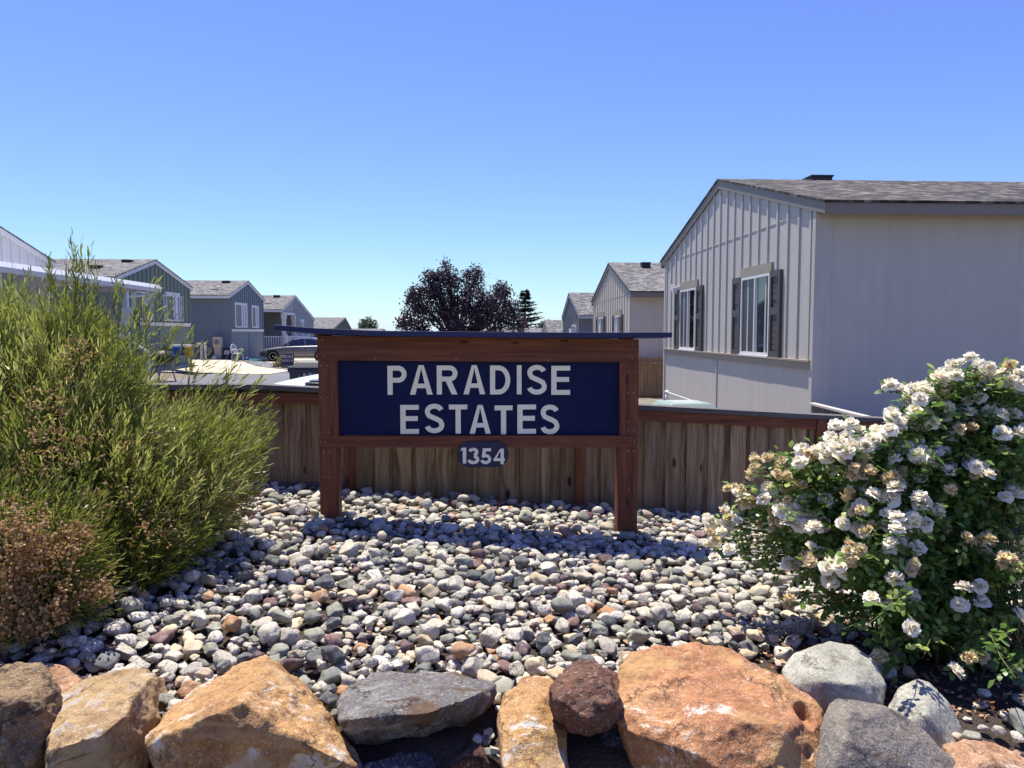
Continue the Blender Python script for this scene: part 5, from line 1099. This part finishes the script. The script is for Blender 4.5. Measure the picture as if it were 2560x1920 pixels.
# ------------------------------------------------------------------ tall hopbush on the left
M_bark = plain('shrub_bark', '4a3a2c', .9)
M_hop = leafmat('hopbush_leaf', [(0, '5c6622'), (.35, '808a36'), (.7, 'a2a852'), (1, 'c2c07c')], .42, .36)
M_seed = leafmat('seed_capsule', [(0, '8f6f46'), (.5, 'b3905f'), (1, 'd4ba90')], .4, .6)
def blob(x, y, Y, rpx): p = dy(x, y, Y); return (p, rpx*Y/1661)
def hopbush(name, label, blobs, nb, base, seeds, sprouts, seed, llen=(.042, .084), clip=None):
    r_ = np.random.default_rng(seed); root = thing(name, base, label, 'shrub')
    P, d = blobs_sample(blobs, nb, r_)
    ok = P[:, 2] > bedz(P[:, 0], P[:, 1])+.03; ok &= P[:, 1] < 6.75
    P, d = P[ok], d[ok]
    cen = np.array(base)+[0, 0, .35]
    out = unit(P-cen); A = unit(out*.75+d*.45+np.array([0, 0, .85])+r_.normal(0, .38, P.shape)); Ln = r_.uniform(.14, .34, len(P))
    if len(sprouts):
        sp_ = np.array([dy(x, y, Y)*.45+dy(x2, y2, Y)*.55 for x, y, Y, x2, y2 in sprouts]); P = np.concatenate([P, sp_])
        A = np.concatenate([A, unit(np.array([dy(x2, y2, Y+.03)-dy(x, y, Y) for x, y, Y, x2, y2 in sprouts]))]); Ln = np.concatenate([Ln, [np.linalg.norm(dy(x2, y2, Y)-dy(x, y, Y)) for x, y, Y, x2, y2 in sprouts]])
    parts = []; rn = []
    nl = 12
    side0 = unit(np.cross(A, rand_unit(len(A), r_)))
    tint = r_.uniform(.15, .85, len(A)); tint = np.clip(tint*.6+.4*(.5+.5*np.sin(P[:, 0]*5+P[:, 2]*6)), 0, 1)
    B0 = P-A*Ln[:, None]*.55
    tw_path = []
    for j in range(nl):
        f = (j+.4)/nl; ang = j*2.4+r_.uniform(0, .8, len(A)); s2 = side0*np.cos(ang)[:, None]+np.cross(A, side0)*np.sin(ang)[:, None]
        bend = np.array([0, 0, .04])*f*f
        Bp = B0+A*(Ln*f)[:, None]+bend
        D = unit(A*(.95+.5*f)+s2*(.75-.35*f)+r_.normal(0, .18, A.shape)); L = r_.uniform(*llen, len(A))*(1-.35*max(0, f-.75)/.25); Wd = L*r_.uniform(.10, .15, len(A))
        parts.append(leafset(Bp, D, unit(s2+r_.normal(0, .5, A.shape)), L, Wd, r_.uniform(-.12, .22)))
        rn.append(np.repeat(np.clip(tint+r_.normal(0, .12, len(A))+.15*(f-.5), 0, 1), 6))
    V, Fs = cat_leaves(parts)
    npmesh('foliage', V, Fs, M_hop, root, np.concatenate(rn), smooth=True)
    # twigs as thin three sided strips
    q0, q1 = B0-A*(Ln*.35)[:, None], B0+A*Ln[:, None]; s1 = side0*.0016; s2 = np.cross(A, side0)*.0016
    tv = np.stack([q0-s1, q0+s1, q0+s2, q1-s1*.4, q1+s1*.4, q1+s2*.4], 1).reshape(-1, 3); k = (np.arange(len(A))*6)[:, None]
    m = MB(); 
    br = np.random.default_rng(seed+5)
    for b in range(46):
        tp = P[br.integers(0, len(P))]; st = np.array(base)+np.array([br.normal(0, .10), br.normal(0, .10), 0]); mid = st*.45+tp*.55+np.array([0, 0, .02])
        m.tube([st, st*.7+mid*.3+br.normal(0, .03, 3), mid+br.normal(0, .04, 3), tp*.85+mid*.15], [.018, .013, .008, .003], 6)
    st = m.build('stem', M_bark, root, smooth=True)
    npmesh('twig', tv, [np.concatenate([k+[0, 1, 4, 3], k+[1, 2, 5, 4], k+[2, 0, 3, 5]])], M_bark, root, np.zeros(len(tv)))
    # papery three winged capsules in bunches
    sv = []
    for (x, y, Y, rp, n) in seeds:
        c_ = dy(x, y, Y); R_ = rp*Y/1661; nb_ = max(4, n//9); cc = c_+r_.normal(0, .45, (nb_, 3))*R_; cc = np.repeat(cc, 9, 0)+r_.normal(0, .016, (nb_*9, 3)); sv.append(cc)
    if sv:
        S = np.concatenate(sv); S = S[r_.random(len(S)) < (.32 if len(seeds) > 10 else .6)]; S = S[S[:, 2] > bedz(S[:, 0], S[:, 1])+.02]; pp = []; rr2 = np.repeat(r_.uniform(0, 1, len(S)), 6)
        for w_ in range(3):
            D = rand_unit(len(S), r_); pp.append(leafset(S-D*.007, D, rand_unit(len(S), r_), r_.uniform(.011, .017, len(S)), r_.uniform(.010, .015, len(S)), .1))
        V, Fs = cat_leaves(pp); npmesh('seed_capsule', V, Fs, M_seed, root, np.tile(rr2, 3), smooth=True)['kind'] = 'stuff'
    return root
sprouts = []
r_ = random.Random(8)
for (x, y, x2, y2) in ((165, 640, 150, 516), (168, 640, 166, 528), (190, 650, 196, 540), (205, 655, 212, 580), (112, 640, 112, 572), (118, 650, 105, 590), (60, 660, 55, 600), (20, 650, 18, 590), (300, 740, 350, 640), (310, 760, 372, 655), (290, 700, 335, 605), (280, 720, 300, 640), (250, 700, 262, 610), (330, 800, 385, 690), (240, 660, 250, 600), (150, 650, 140, 570), (-10, 640, -15, 575), (365, 800, 420, 720),
        (395, 850, 455, 770), (430, 870, 490, 790), (460, 880, 530, 800), (500, 890, 560, 830), (520, 930, 590, 850), (530, 960, 598, 900), (470, 850, 515, 765), (540, 1000, 590, 940), (350, 790, 372, 712), (400, 820, 425, 740), (310, 720, 322, 650), (180, 640, 176, 560)):
    for k in range(3): sprouts.append((x+r_.uniform(-9, 9), y+r_.uniform(-9, 9), 4.75+r_.uniform(-.12, .12), x2+r_.uniform(-12, 12), y2+r_.uniform(-4, 24)))
HB = [blob(40, 890, 4.7, 235), blob(165, 830, 4.75, 140), blob(-60, 790, 4.9, 150), blob(290, 1000, 4.75, 150), blob(410, 1000, 4.9, 120), blob(490, 965, 5.1, 75), blob(150, 1080, 4.45, 220), blob(330, 1090, 4.6, 165), blob(460, 1050, 5.0, 90), blob(300, 1180, 4.4, 125), blob(-240, 930, 4.8, 310), blob(250, 1250, 4.15, 95), blob(160, 720, 4.8, 60), blob(30, 730, 4.8, 70), blob(262, 850, 4.8, 62)]
hopbush('hopbush', 'tall bushy green hopbush with narrow leaves, left of the sign', HB, 7600, (-2.55, 4.75, .05),
    [(420, 1090, 4.5, 60, 600), (175, 770, 4.38, 45, 350), (270, 980, 4.32, 60, 420), (130, 960, 4.0, 80, 650), (60, 1010, 3.95, 90, 800), (480, 1080, 4.7, 55, 500), (320, 1150, 4.1, 70, 520), (520, 1120, 4.9, 35, 350), (530, 1080, 5.0, 30, 260), (100, 880, 4.15, 60, 350), (385, 1040, 4.45, 40, 260), (220, 1090, 3.95, 50, 300)], sprouts, 21)
HB2 = [blob(20, 1200, 3.75, 150), blob(110, 1180, 3.8, 105), blob(-130, 1180, 3.8, 190), blob(90, 1280, 3.65, 95), blob(170, 1290, 3.75, 70), blob(10, 1330, 3.55, 75)]
hopbush('hopbush', 'low hopbush covered with tan seed capsules at the lower left edge', HB2, 2300, (-2.25, 3.75, .1),
    [(30, 1160, 3.42, 80, 1300), (120, 1190, 3.55, 60, 800), (155, 1165, 3.6, 40, 450), (30, 1270, 3.4, 60, 700), (205, 1275, 3.6, 38, 420), (130, 1300, 3.48, 50, 450), (20, 1350, 3.35, 50, 450), (90, 1350, 3.4, 45, 350), (70, 1215, 3.45, 50, 500)], [], 33, (.032, .056))

# ------------------------------------------------------------------ rose bush on the right
ZR = lambda x, y: (1700+.3888*x, 880+.3888*y)
WH = [ZR(*q) for q in ((1960,120),(2075,140),(2180,160),(2195,215),(1560,250),(1690,280),(1540,305),(1930,300),(1990,335),(2030,270),(1830,320),(1505,385),(1575,400),(1655,390),(1480,445),(1555,455),(1625,455),(1700,420),(1960,450),(2050,440),(2150,400),(2085,380),(1270,550),(1225,575),(1330,560),(1410,600),(1195,605),(990,600),(1045,590),(935,625),(1000,640),(1505,670),(1560,655),(1660,640),(1900,740),(1985,790),(2180,920),(2145,905),(1240,920),(1300,890),(1385,880),(740,1015),(715,1050),(745,1120),(835,1120),(540,950),(1400,1070),(1450,1100),(1390,1230),(1345,1270),(980,1355),(935,1390),(1025,1385),(1390,1470),(290,1250),(310,1100),(1560,980),(2070,530),(2190,530),(1640,215))]+[Z4(*q) for q in ((1200,545),(1550,890),(1750,215),(1770,340),(1620,230),(1595,370),(2055,430),(2030,160),(1080,150),(890,310),(1190,280))]
TN = [ZR(*q) for q in ((1900,140),(2110,90),(1740,250),(1900,425),(1860,490),(1770,505),(1930,485),(1605,680),(1570,705),(1900,790),(850,670),(560,680),(460,780),(640,745),(770,750),(1090,690),(1170,690),(1110,795),(1160,760),(1260,770),(1280,825),(1380,800),(1430,760),(395,880),(385,970),(290,1030),(200,1160),(665,880),(690,950),(590,1020),(590,1080),(790,860),(1090,890),(1090,1030),(1240,1120),(1200,1150),(1560,1080),(1730,870),(800,1310),(845,1345),(1100,1330),(1165,1310),(1080,1280),(1880,1220),(1990,1210),(1950,1270),(2120,1330),(2070,1370),(2180,1340),(1540,1400),(1500,1380))]+[Z4(*q) for q in ((230,310),(930,780),(1680,780))]
RB = (2.5, 3.8, -.3)
rb = thing('rose_bush', RB, 'white rose bush with fresh and faded blooms, spreading over the right of the bed', 'rose bush')
rr3 = np.random.default_rng(77)
def rdepth(u, v): return 3.78-.62*np.clip((v-1000)/750, 0, 1)+1.0*np.clip((2150-u)/500, 0, 1)*np.clip((v-800)/500, 0, 1)
M_petal_w = leafmat('white_petal', [(0, 'eee2bc'), (.4, 'f8f1dc'), (1, 'fcf9ee')], .3, .6)
M_petal_t = leafmat('faded_petal', [(0, 'd0b47a'), (.5, 'e6d3a2'), (1, 'f2e8c8')], .3, .7)
M_rose = leafmat('rose_leaf', [(0, '3e5c26'), (.4, '648440'), (.75, '8aa452'), (1, 'c4d074')], .5, .33)
M_cane = leafmat('rose_cane', [(0, '4a3826'), (.6, '5b5630'), (1, '6c7a3a')], .0, .7)
def petal_mesh(name, seed, faded):
    r_ = np.random.default_rng(seed); V = []; Q = []; rn = []; off = 0
    layers = ((7, 1.0, .25), (7, .92, .6), (6, .78, .95), (5, .6, 1.2), (4, .42, 1.4)) if not faded else ((6, .8, -.35), (7, .8, .2), (6, .75, .6), (6, .6, 1.0), (4, .5, 1.3))
    for li, (n, rad, lift) in enumerate(layers):
        for j in range(n):
            a = 2*math.pi*(j+.5*(li % 2))/n+r_.normal(0, .14); w_ = rad*(.60 if not faded else .48)*r_.uniform(.85, 1.15); ln = rad*r_.uniform(.88, 1.12); lf = lift+r_.normal(0, .14 if not faded else .4)
            d = np.array([math.cos(a), math.sin(a), 0]); s = np.array([-d[1], d[0], 0]); nn = 4
            tv = r_.uniform(.2, 1)
            for iu in range(nn):
                f = iu/(nn-1)
                for iv in range(nn):
                    g = iv/(nn-1)-.5; wd = w_*math.sin(math.pi*(.16+.62*f))*2*g
                    el = lf+(.5 if not faded else -.3)*(f-.5)*(-1 if li < 2 else .6)
                    p = d*(ln*f*math.cos(el)+.05)+np.array([0, 0, 1])*(ln*f*math.sin(el)+.05*li)+s*wd+np.array([0, 0, 1])*(.35*(2*g)**2*w_*(1 if li > 0 else -.3))
                    if faded: p = p+r_.normal(0, .075, 3)*f
                    else: p = p+r_.normal(0, .022, 3)*f
                    V.append(p); rn.append(np.clip(tv*(.45+.55*f), 0, 1))
            k = np.array([[off+iu*nn+iv, off+iu*nn+iv+1, off+(iu+1)*nn+iv+1, off+(iu+1)*nn+iv] for iu in range(nn-1) for iv in range(nn-1)]); Q.append(k); off += nn*nn
    o = npmesh(name, np.array(V), [np.concatenate(Q)], M_petal_t if faded else M_petal_w, rnd=np.array(rn), smooth=True); me = o.data; bpy.data.objects.remove(o); return me
PW = [petal_mesh('white_bloom', 40+i, False) for i in range(6)]; PTN = [petal_mesh('faded_bloom', 60+i, True) for i in range(5)]
heads = []
spare = {True: [], False: []}
def addbloom(u, v, faded, extra=0, part=True):
    Y = float(rdepth(u, v))+rr3.normal(0, .06)+extra; p = aty(u, v, Y); heads.append((p, faded))
    me = (PTN if faded else PW)[rr3.integers(0, 5 if faded else 6)]
    s = rr3.uniform(.027, .038) if faded else rr3.uniform(.029, .043)
    d = Vector((rr3.normal(-.12, .42), rr3.normal(-.5, .4), rr3.normal(1.0, .35))).normalized(); q = d.to_track_quat('Z', 'Y').to_euler(); q.rotate_axis('Z', rr3.uniform(0, 6))
    if not part: spare[faded].append((me, Matrix.LocRotScale(Vector(p)-Vector(RB), q, Vector((s, s, s))))); return
    o = bpy.data.objects.new('faded_bloom' if faded else 'white_bloom', me); col.objects.link(o); o.parent = rb; o.location = Vector(p)-Vector(RB); o.scale = (s, s, s); o.rotation_euler = q
    o['label'] = 'faded tan rose bloom' if faded else 'fresh white rose bloom'
for u, v in WH: addbloom(u, v, False, -.09)
for u, v in TN: addbloom(u, v, True, -.08)
for u, v in WH[2:60:2]: addbloom(u+rr3.normal(0, 22), v+rr3.normal(0, 14), False, -.06)
for u, v in TN[:44:2]: addbloom(u+rr3.normal(0, 13), v+rr3.normal(0, 9), True, -.05)
for u, v in WH[:60]:
    for k in range(4): addbloom(u+rr3.normal(0, 38), v+rr3.normal(0, 26), False, -.05, False)
for u, v in TN:
    for k in range(2): addbloom(u+rr3.normal(0, 24), v+rr3.normal(0, 13), True, -.05, False)
for fd in (False, True):
    bm = bmesh.new(); r0 = []
    for me, M in spare[fd]:
        m2 = me.copy(); m2.transform(M); bm.from_mesh(m2); bpy.data.meshes.remove(m2)
    me = bpy.data.meshes.new('small_bloom'); bm.to_mesh(me); bm.free(); me.materials.append(M_petal_t if fd else M_petal_w); me.polygons.foreach_set('use_smooth', [True]*len(me.polygons))
    o = bpy.data.objects.new('small_bloom', me); col.objects.link(o); o.parent = rb; o['kind'] = 'stuff'; o['label'] = 'smaller faded tan blooms' if fd else 'smaller fresh white blooms'
# leaves and canes
canes = MB(); LB = []; LD = []; LNn = []; LL = []; LT = []
tg = [h_[0] for h_ in heads]
for k in range(95):
    u = rr3.uniform(1830, 2760); top = np.interp(u, [1780, 1900, 2100, 2300, 2450, 2560, 2760], [1330, 1180, 1110, 1010, 960, 930, 900]); v = rr3.uniform(top, np.interp(u, [1780, 1950, 2150, 2250, 2560, 2760], [1380, 1500, 1620, 1690, 1720, 1750]))
    tg.append(aty(u, v, float(rdepth(u, v))+rr3.normal(.12, .2)))
for p in tg:
    b0 = np.array(RB)+np.array([rr3.normal(0, .14), rr3.normal(0, .12), .05]); h_ = np.linalg.norm(p-b0)
    c1_ = b0+np.array([(p-b0)[0]*.3, (p-b0)[1]*.3, max(.25, (p-b0)[2]*.75)+.1*h_]); path = []
    for f in np.linspace(0, 1, 9): path.append((1-f)**2*b0+2*f*(1-f)*c1_+f*f*p)
    path = np.array(path); path[1:-1] += rr3.normal(0, .012, (7, 3))
    canes.tube(list(path-np.array([0, 0, .008])), list(np.linspace(.0055, .0018, 9)), 5, float(rr3.uniform(0, 1)))
    nl = int(6+8*h_)
    for j in range(nl):
        f = rr3.uniform(.30, .95)**.8; i0 = min(int(f*8), 7); q = path[i0]+(path[i0+1]-path[i0])*(f*8-i0); ax = unit(path[i0+1]-path[i0])
        o_ = unit(rand_unit(1, rr3)[0]*1.0+ax*.35+np.array([-.05, -.25, .1])); ln = rr3.uniform(.055, .10); tint = np.clip(rr3.beta(2, 2.6)+(.35 if rr3.random() < .1 else 0), 0, 1)
        sd = unit(np.cross(o_, [0, 0, 1])+rr3.normal(0, .15, 3)); nm = unit(np.cross(sd, o_)); nm = nm if nm[2] > 0 else -nm
        tip = q+o_*ln-np.array([0, 0, .012]); canes.tube([q, tip], [.0012, .0008], 3, .9, caps=False)
        for (fr, s_) in ((1.0, 0), (.62, 1), (.62, -1), (.28, 1), (.28, -1)):
            LB.append(q+(tip-q)*fr); LD.append(unit(o_*(1 if s_ == 0 else .45)+sd*s_*.85+rr3.normal(0, .15, 3)-np.array([0, 0, .15]))); LNn.append(unit(nm+np.array([-.1, -.15, .5])+rr3.normal(0, .35, 3))); LL.append(rr3.uniform(.030, .048)*(1.1 if s_ == 0 else .9)); LT.append(tint+rr3.normal(0, .08))
canes.build('cane', M_cane, rb, smooth=True)
LB, LD, LNn, LL = map(np.array, (LB, LD, LNn, LL)); V, Fs = leafset(LB, LD, LNn, LL, LL*.62, .12, .5)
npmesh('foliage', V, Fs, M_rose, rb, np.repeat(np.clip(LT, 0, 1), 6), smooth=True)
# fallen leaves under the roses
n = 2600; lx = rr3.uniform(1.05, 3.6, n); ly = rr3.uniform(2.95, 4.1, n); keep = (lx > 1.25+.3*np.abs(rr3.normal(size=n))) ; lx, ly = lx[keep], ly[keep]
ixs = np.clip(((lx-gx0)/gres).astype(int), 0, NX-1); iys = np.clip(((ly-gy0)/gres).astype(int), 0, NY-1)
LZ = np.maximum(H[iys, ixs], soilz(lx, ly))+.006; B = np.stack([lx, ly, LZ], 1); nn = len(B); D = unit(rr3.normal(size=(nn, 3))*[1, 1, .25]); Ln = rr3.uniform(.014, .034, nn)
V, Fs = leafset(B, D, unit(rr3.normal(size=(nn, 3))*.4+[0, 0, 1]), Ln, Ln*.6, -.2)
tag(npmesh('fallen_leaves', V, Fs, leafmat('dry_leaf', [(0, '5a3a22'), (.5, '96694a'), (1, 'cbb08a')], .2, .7), rnd=np.repeat(rr3.uniform(0, 1, nn), 6), smooth=True), 'dry brown leaves and petals fallen under the roses', 'leaf litter', kind='stuff')

# ------------------------------------------------------------------ trees beyond the sign
def leaftree(name, label, base, blobs, n, mat, lsize, seed, depth=.3, trunk=(.16, .05), group=None, clump=.25, flat=1.0):
    r_ = np.random.default_rng(seed); root = thing(name, base, label, 'tree', group)
    cs, d = blobs_sample(blobs, n//18, r_, depth, 1.35)
    m = MB(); b0 = np.array(base); top = np.mean([b[0] for b in blobs], 0)
    m.tube([b0, b0*.5+top*.5, top], [trunk[0], trunk[0]*.7, trunk[1]], 8)
    for b in blobs:
        for k in range(3):
            e = np.array(b[0])+r_.normal(0, .4, 3)*b[1]; s = b0*.55+top*.45; m.tube([s, s*.5+e*.5+r_.normal(0, .1, 3), e], [trunk[0]*.45, trunk[0]*.25, .01], 6)
    m.build('trunk', M_bark, root, smooth=True)
    C_ = np.repeat(cs, 18, 0)+r_.normal(0, clump, (len(cs)*18, 3))*[1, 1, flat]; D = rand_unit(len(C_), r_); L = r_.uniform(lsize*.7, lsize*1.3, len(C_))
    V, Fs = leafset(C_, D, rand_unit(len(C_), r_), L, L*.6, .1, .5)
    tint = np.repeat(r_.uniform(0, 1, len(cs)), 18); npmesh('crown', V, Fs, mat, root, np.repeat(np.clip(tint*.6+r_.uniform(0, .4, len(C_)), 0, 1), 6), smooth=True)
    return root
TY = 42.0
def tb_(x, y, r, Y=TY): return blob(x, y, Y, r)
M_plum = leafmat('plum_leaf', [(0, '2a2024'), (.5, '46363f'), (.85, '625159'), (1, '88767e')], .2, .4)
zt_ = lambda x, y: ((860+.26220*x)/K, (640+.26220*y)/K)
PB = [(930, 450, 200), (850, 320, 95), (1040, 260, 85), (970, 160, 62), (1240, 400, 150), (1250, 230, 80), (920, 230, 55), (720, 420, 130), (690, 620, 170), (1450, 520, 180), (1500, 340, 85), (1600, 480, 80), (1650, 640, 120), (560, 640, 60), (1100, 640, 260), (1350, 640, 220), (820, 200, 60), (970, 80, 22), (1265, 150, 32), (1180, 170, 30), (680, 380, 70)]
def pbl(l, Y): return [tb_(*zt_(x, y), r*.26220/K, Y+random.uniform(-.4, .4)) for x, y, r in l]
p = tb_(*zt_(1080, 900), 1)[0]
leaftree('plum_tree', 'dark purple leaved plum tree rising behind the sign board', (p[0], TY, -1.6), pbl(PB, TY), 27000, M_plum, .125, 5, .46, (.2, .05), clump=.14)
M_con = leafmat('conifer_needle', [(0, '1f2a1e'), (.5, '35432f'), (1, '53624a')], .05, .6)
def conifer(name, label, x, ytop, ybot, wpx, Y, seed, group=None, wh=22):
    r_ = np.random.default_rng(seed); a = dy(x, ytop, Y); b = dy(x, ybot, Y); z0 = b[2]-1.5; root = thing(name, (a[0], Y, z0), label, 'tree', group)
    m = MB(); m.tube([(a[0], Y, z0), (a[0], Y, a[2])], [.25, .03], 8); m.build('trunk', M_bark, root)
    Hh = a[2]-z0; R_ = wpx*Y/1661; B = []; D = []; Nn = []; L = []
    for i in range(wh):
        f = i/wh; z = a[2]-.02*Hh-f*(Hh*.9); rad = R_*(f**.85)*(.75+.5*r_.random())+.12; z += r_.normal(0, .012)*Hh
        for k in range(6):
            an = r_.uniform(0, 6.28); ln = rad*r_.uniform(.55, 1.1); d = np.array([math.cos(an), math.sin(an), -.12+.25*(1-f)])
            for j in range(10):
                g = (j+1)/10; q = np.array([a[0], Y, z])+d*ln*g+np.array([0, 0, .12*ln*g*g])
                for s in (-1, 1, 0):
                    B.append(q); D.append(d*.8+s*np.array([-d[1], d[0], 0])*.9+r_.normal(0, .2, 3)); Nn.append([0, 0, 1]); L.append((.26+.22*R_*.25)*(1.2-.35*g))
    L = np.array(L); V, Fs = leafset(np.array(B), np.array(D), np.array(Nn)+r_.normal(0, .3, (len(B), 3)), L, L*.33, .1); npmesh('crown', V, Fs, M_con, root, np.repeat(r_.uniform(0, 1, len(B)), 6))
conifer('conifer_tree', 'tall dark conifer standing right of the purple plum tree', 1134, 627, 722, 54, 75, 4, None, 26)
M_far = leafmat('far_leaf', [(0, '3c4a35'), (.5, '55654a'), (1, '7a8a6a')], .1, .6)
FT = ('trees on the horizon beyond the roofs')
conifer('conifer_tree', 'thin distant conifer, the right one of the three trees on the left skyline', 812, 692, 712, 6, 190, 9, FT, 12)
conifer('conifer_tree', 'pale thin distant conifer, the left one of the three trees on the left skyline', 776, 696, 714, 5, 190, 10, FT, 12)
q = dy(794, 704, 180); leaftree('round_tree', 'rounded distant tree between two thin conifers on the left skyline', (q[0], 180, -6), [blob(794, 703, 180, 8), blob(790, 708, 180, 7), blob(799, 708, 180, 7)], 2600, M_far, .5, 6, .3, (.4, .1), FT, .5)
q = dy(1180, 706, 150); leaftree('round_tree', 'low distant tree between the plum tree and the right hand homes', (q[0], 150, -6), [blob(1172, 709, 150, 6), blob(1182, 707, 150, 7), blob(1192, 709, 150, 6)], 2600, M_far, .42, 7, .3, (.4, .1), FT, .45)
# small weedy plant by the for sale board
q = dy(598, 782, 38.6); leaftree('dry_plant', 'dry yellowish weed growing beside the FOR SALE board', (q[0], 38.6, -.35), [blob(608, 780, 38.6, 5), blob(604, 789, 38.6, 7), blob(597, 791, 38.6, 4)], 900, leafmat('weed_leaf', [(0, '6b6440'), (1, 'a59a6a')], .3), .08, 12, .4, (.015, .006), None, .08)
for o in bpy.data.objects:
    if o.name.startswith('dry_plant'): o['category'] = 'plant'
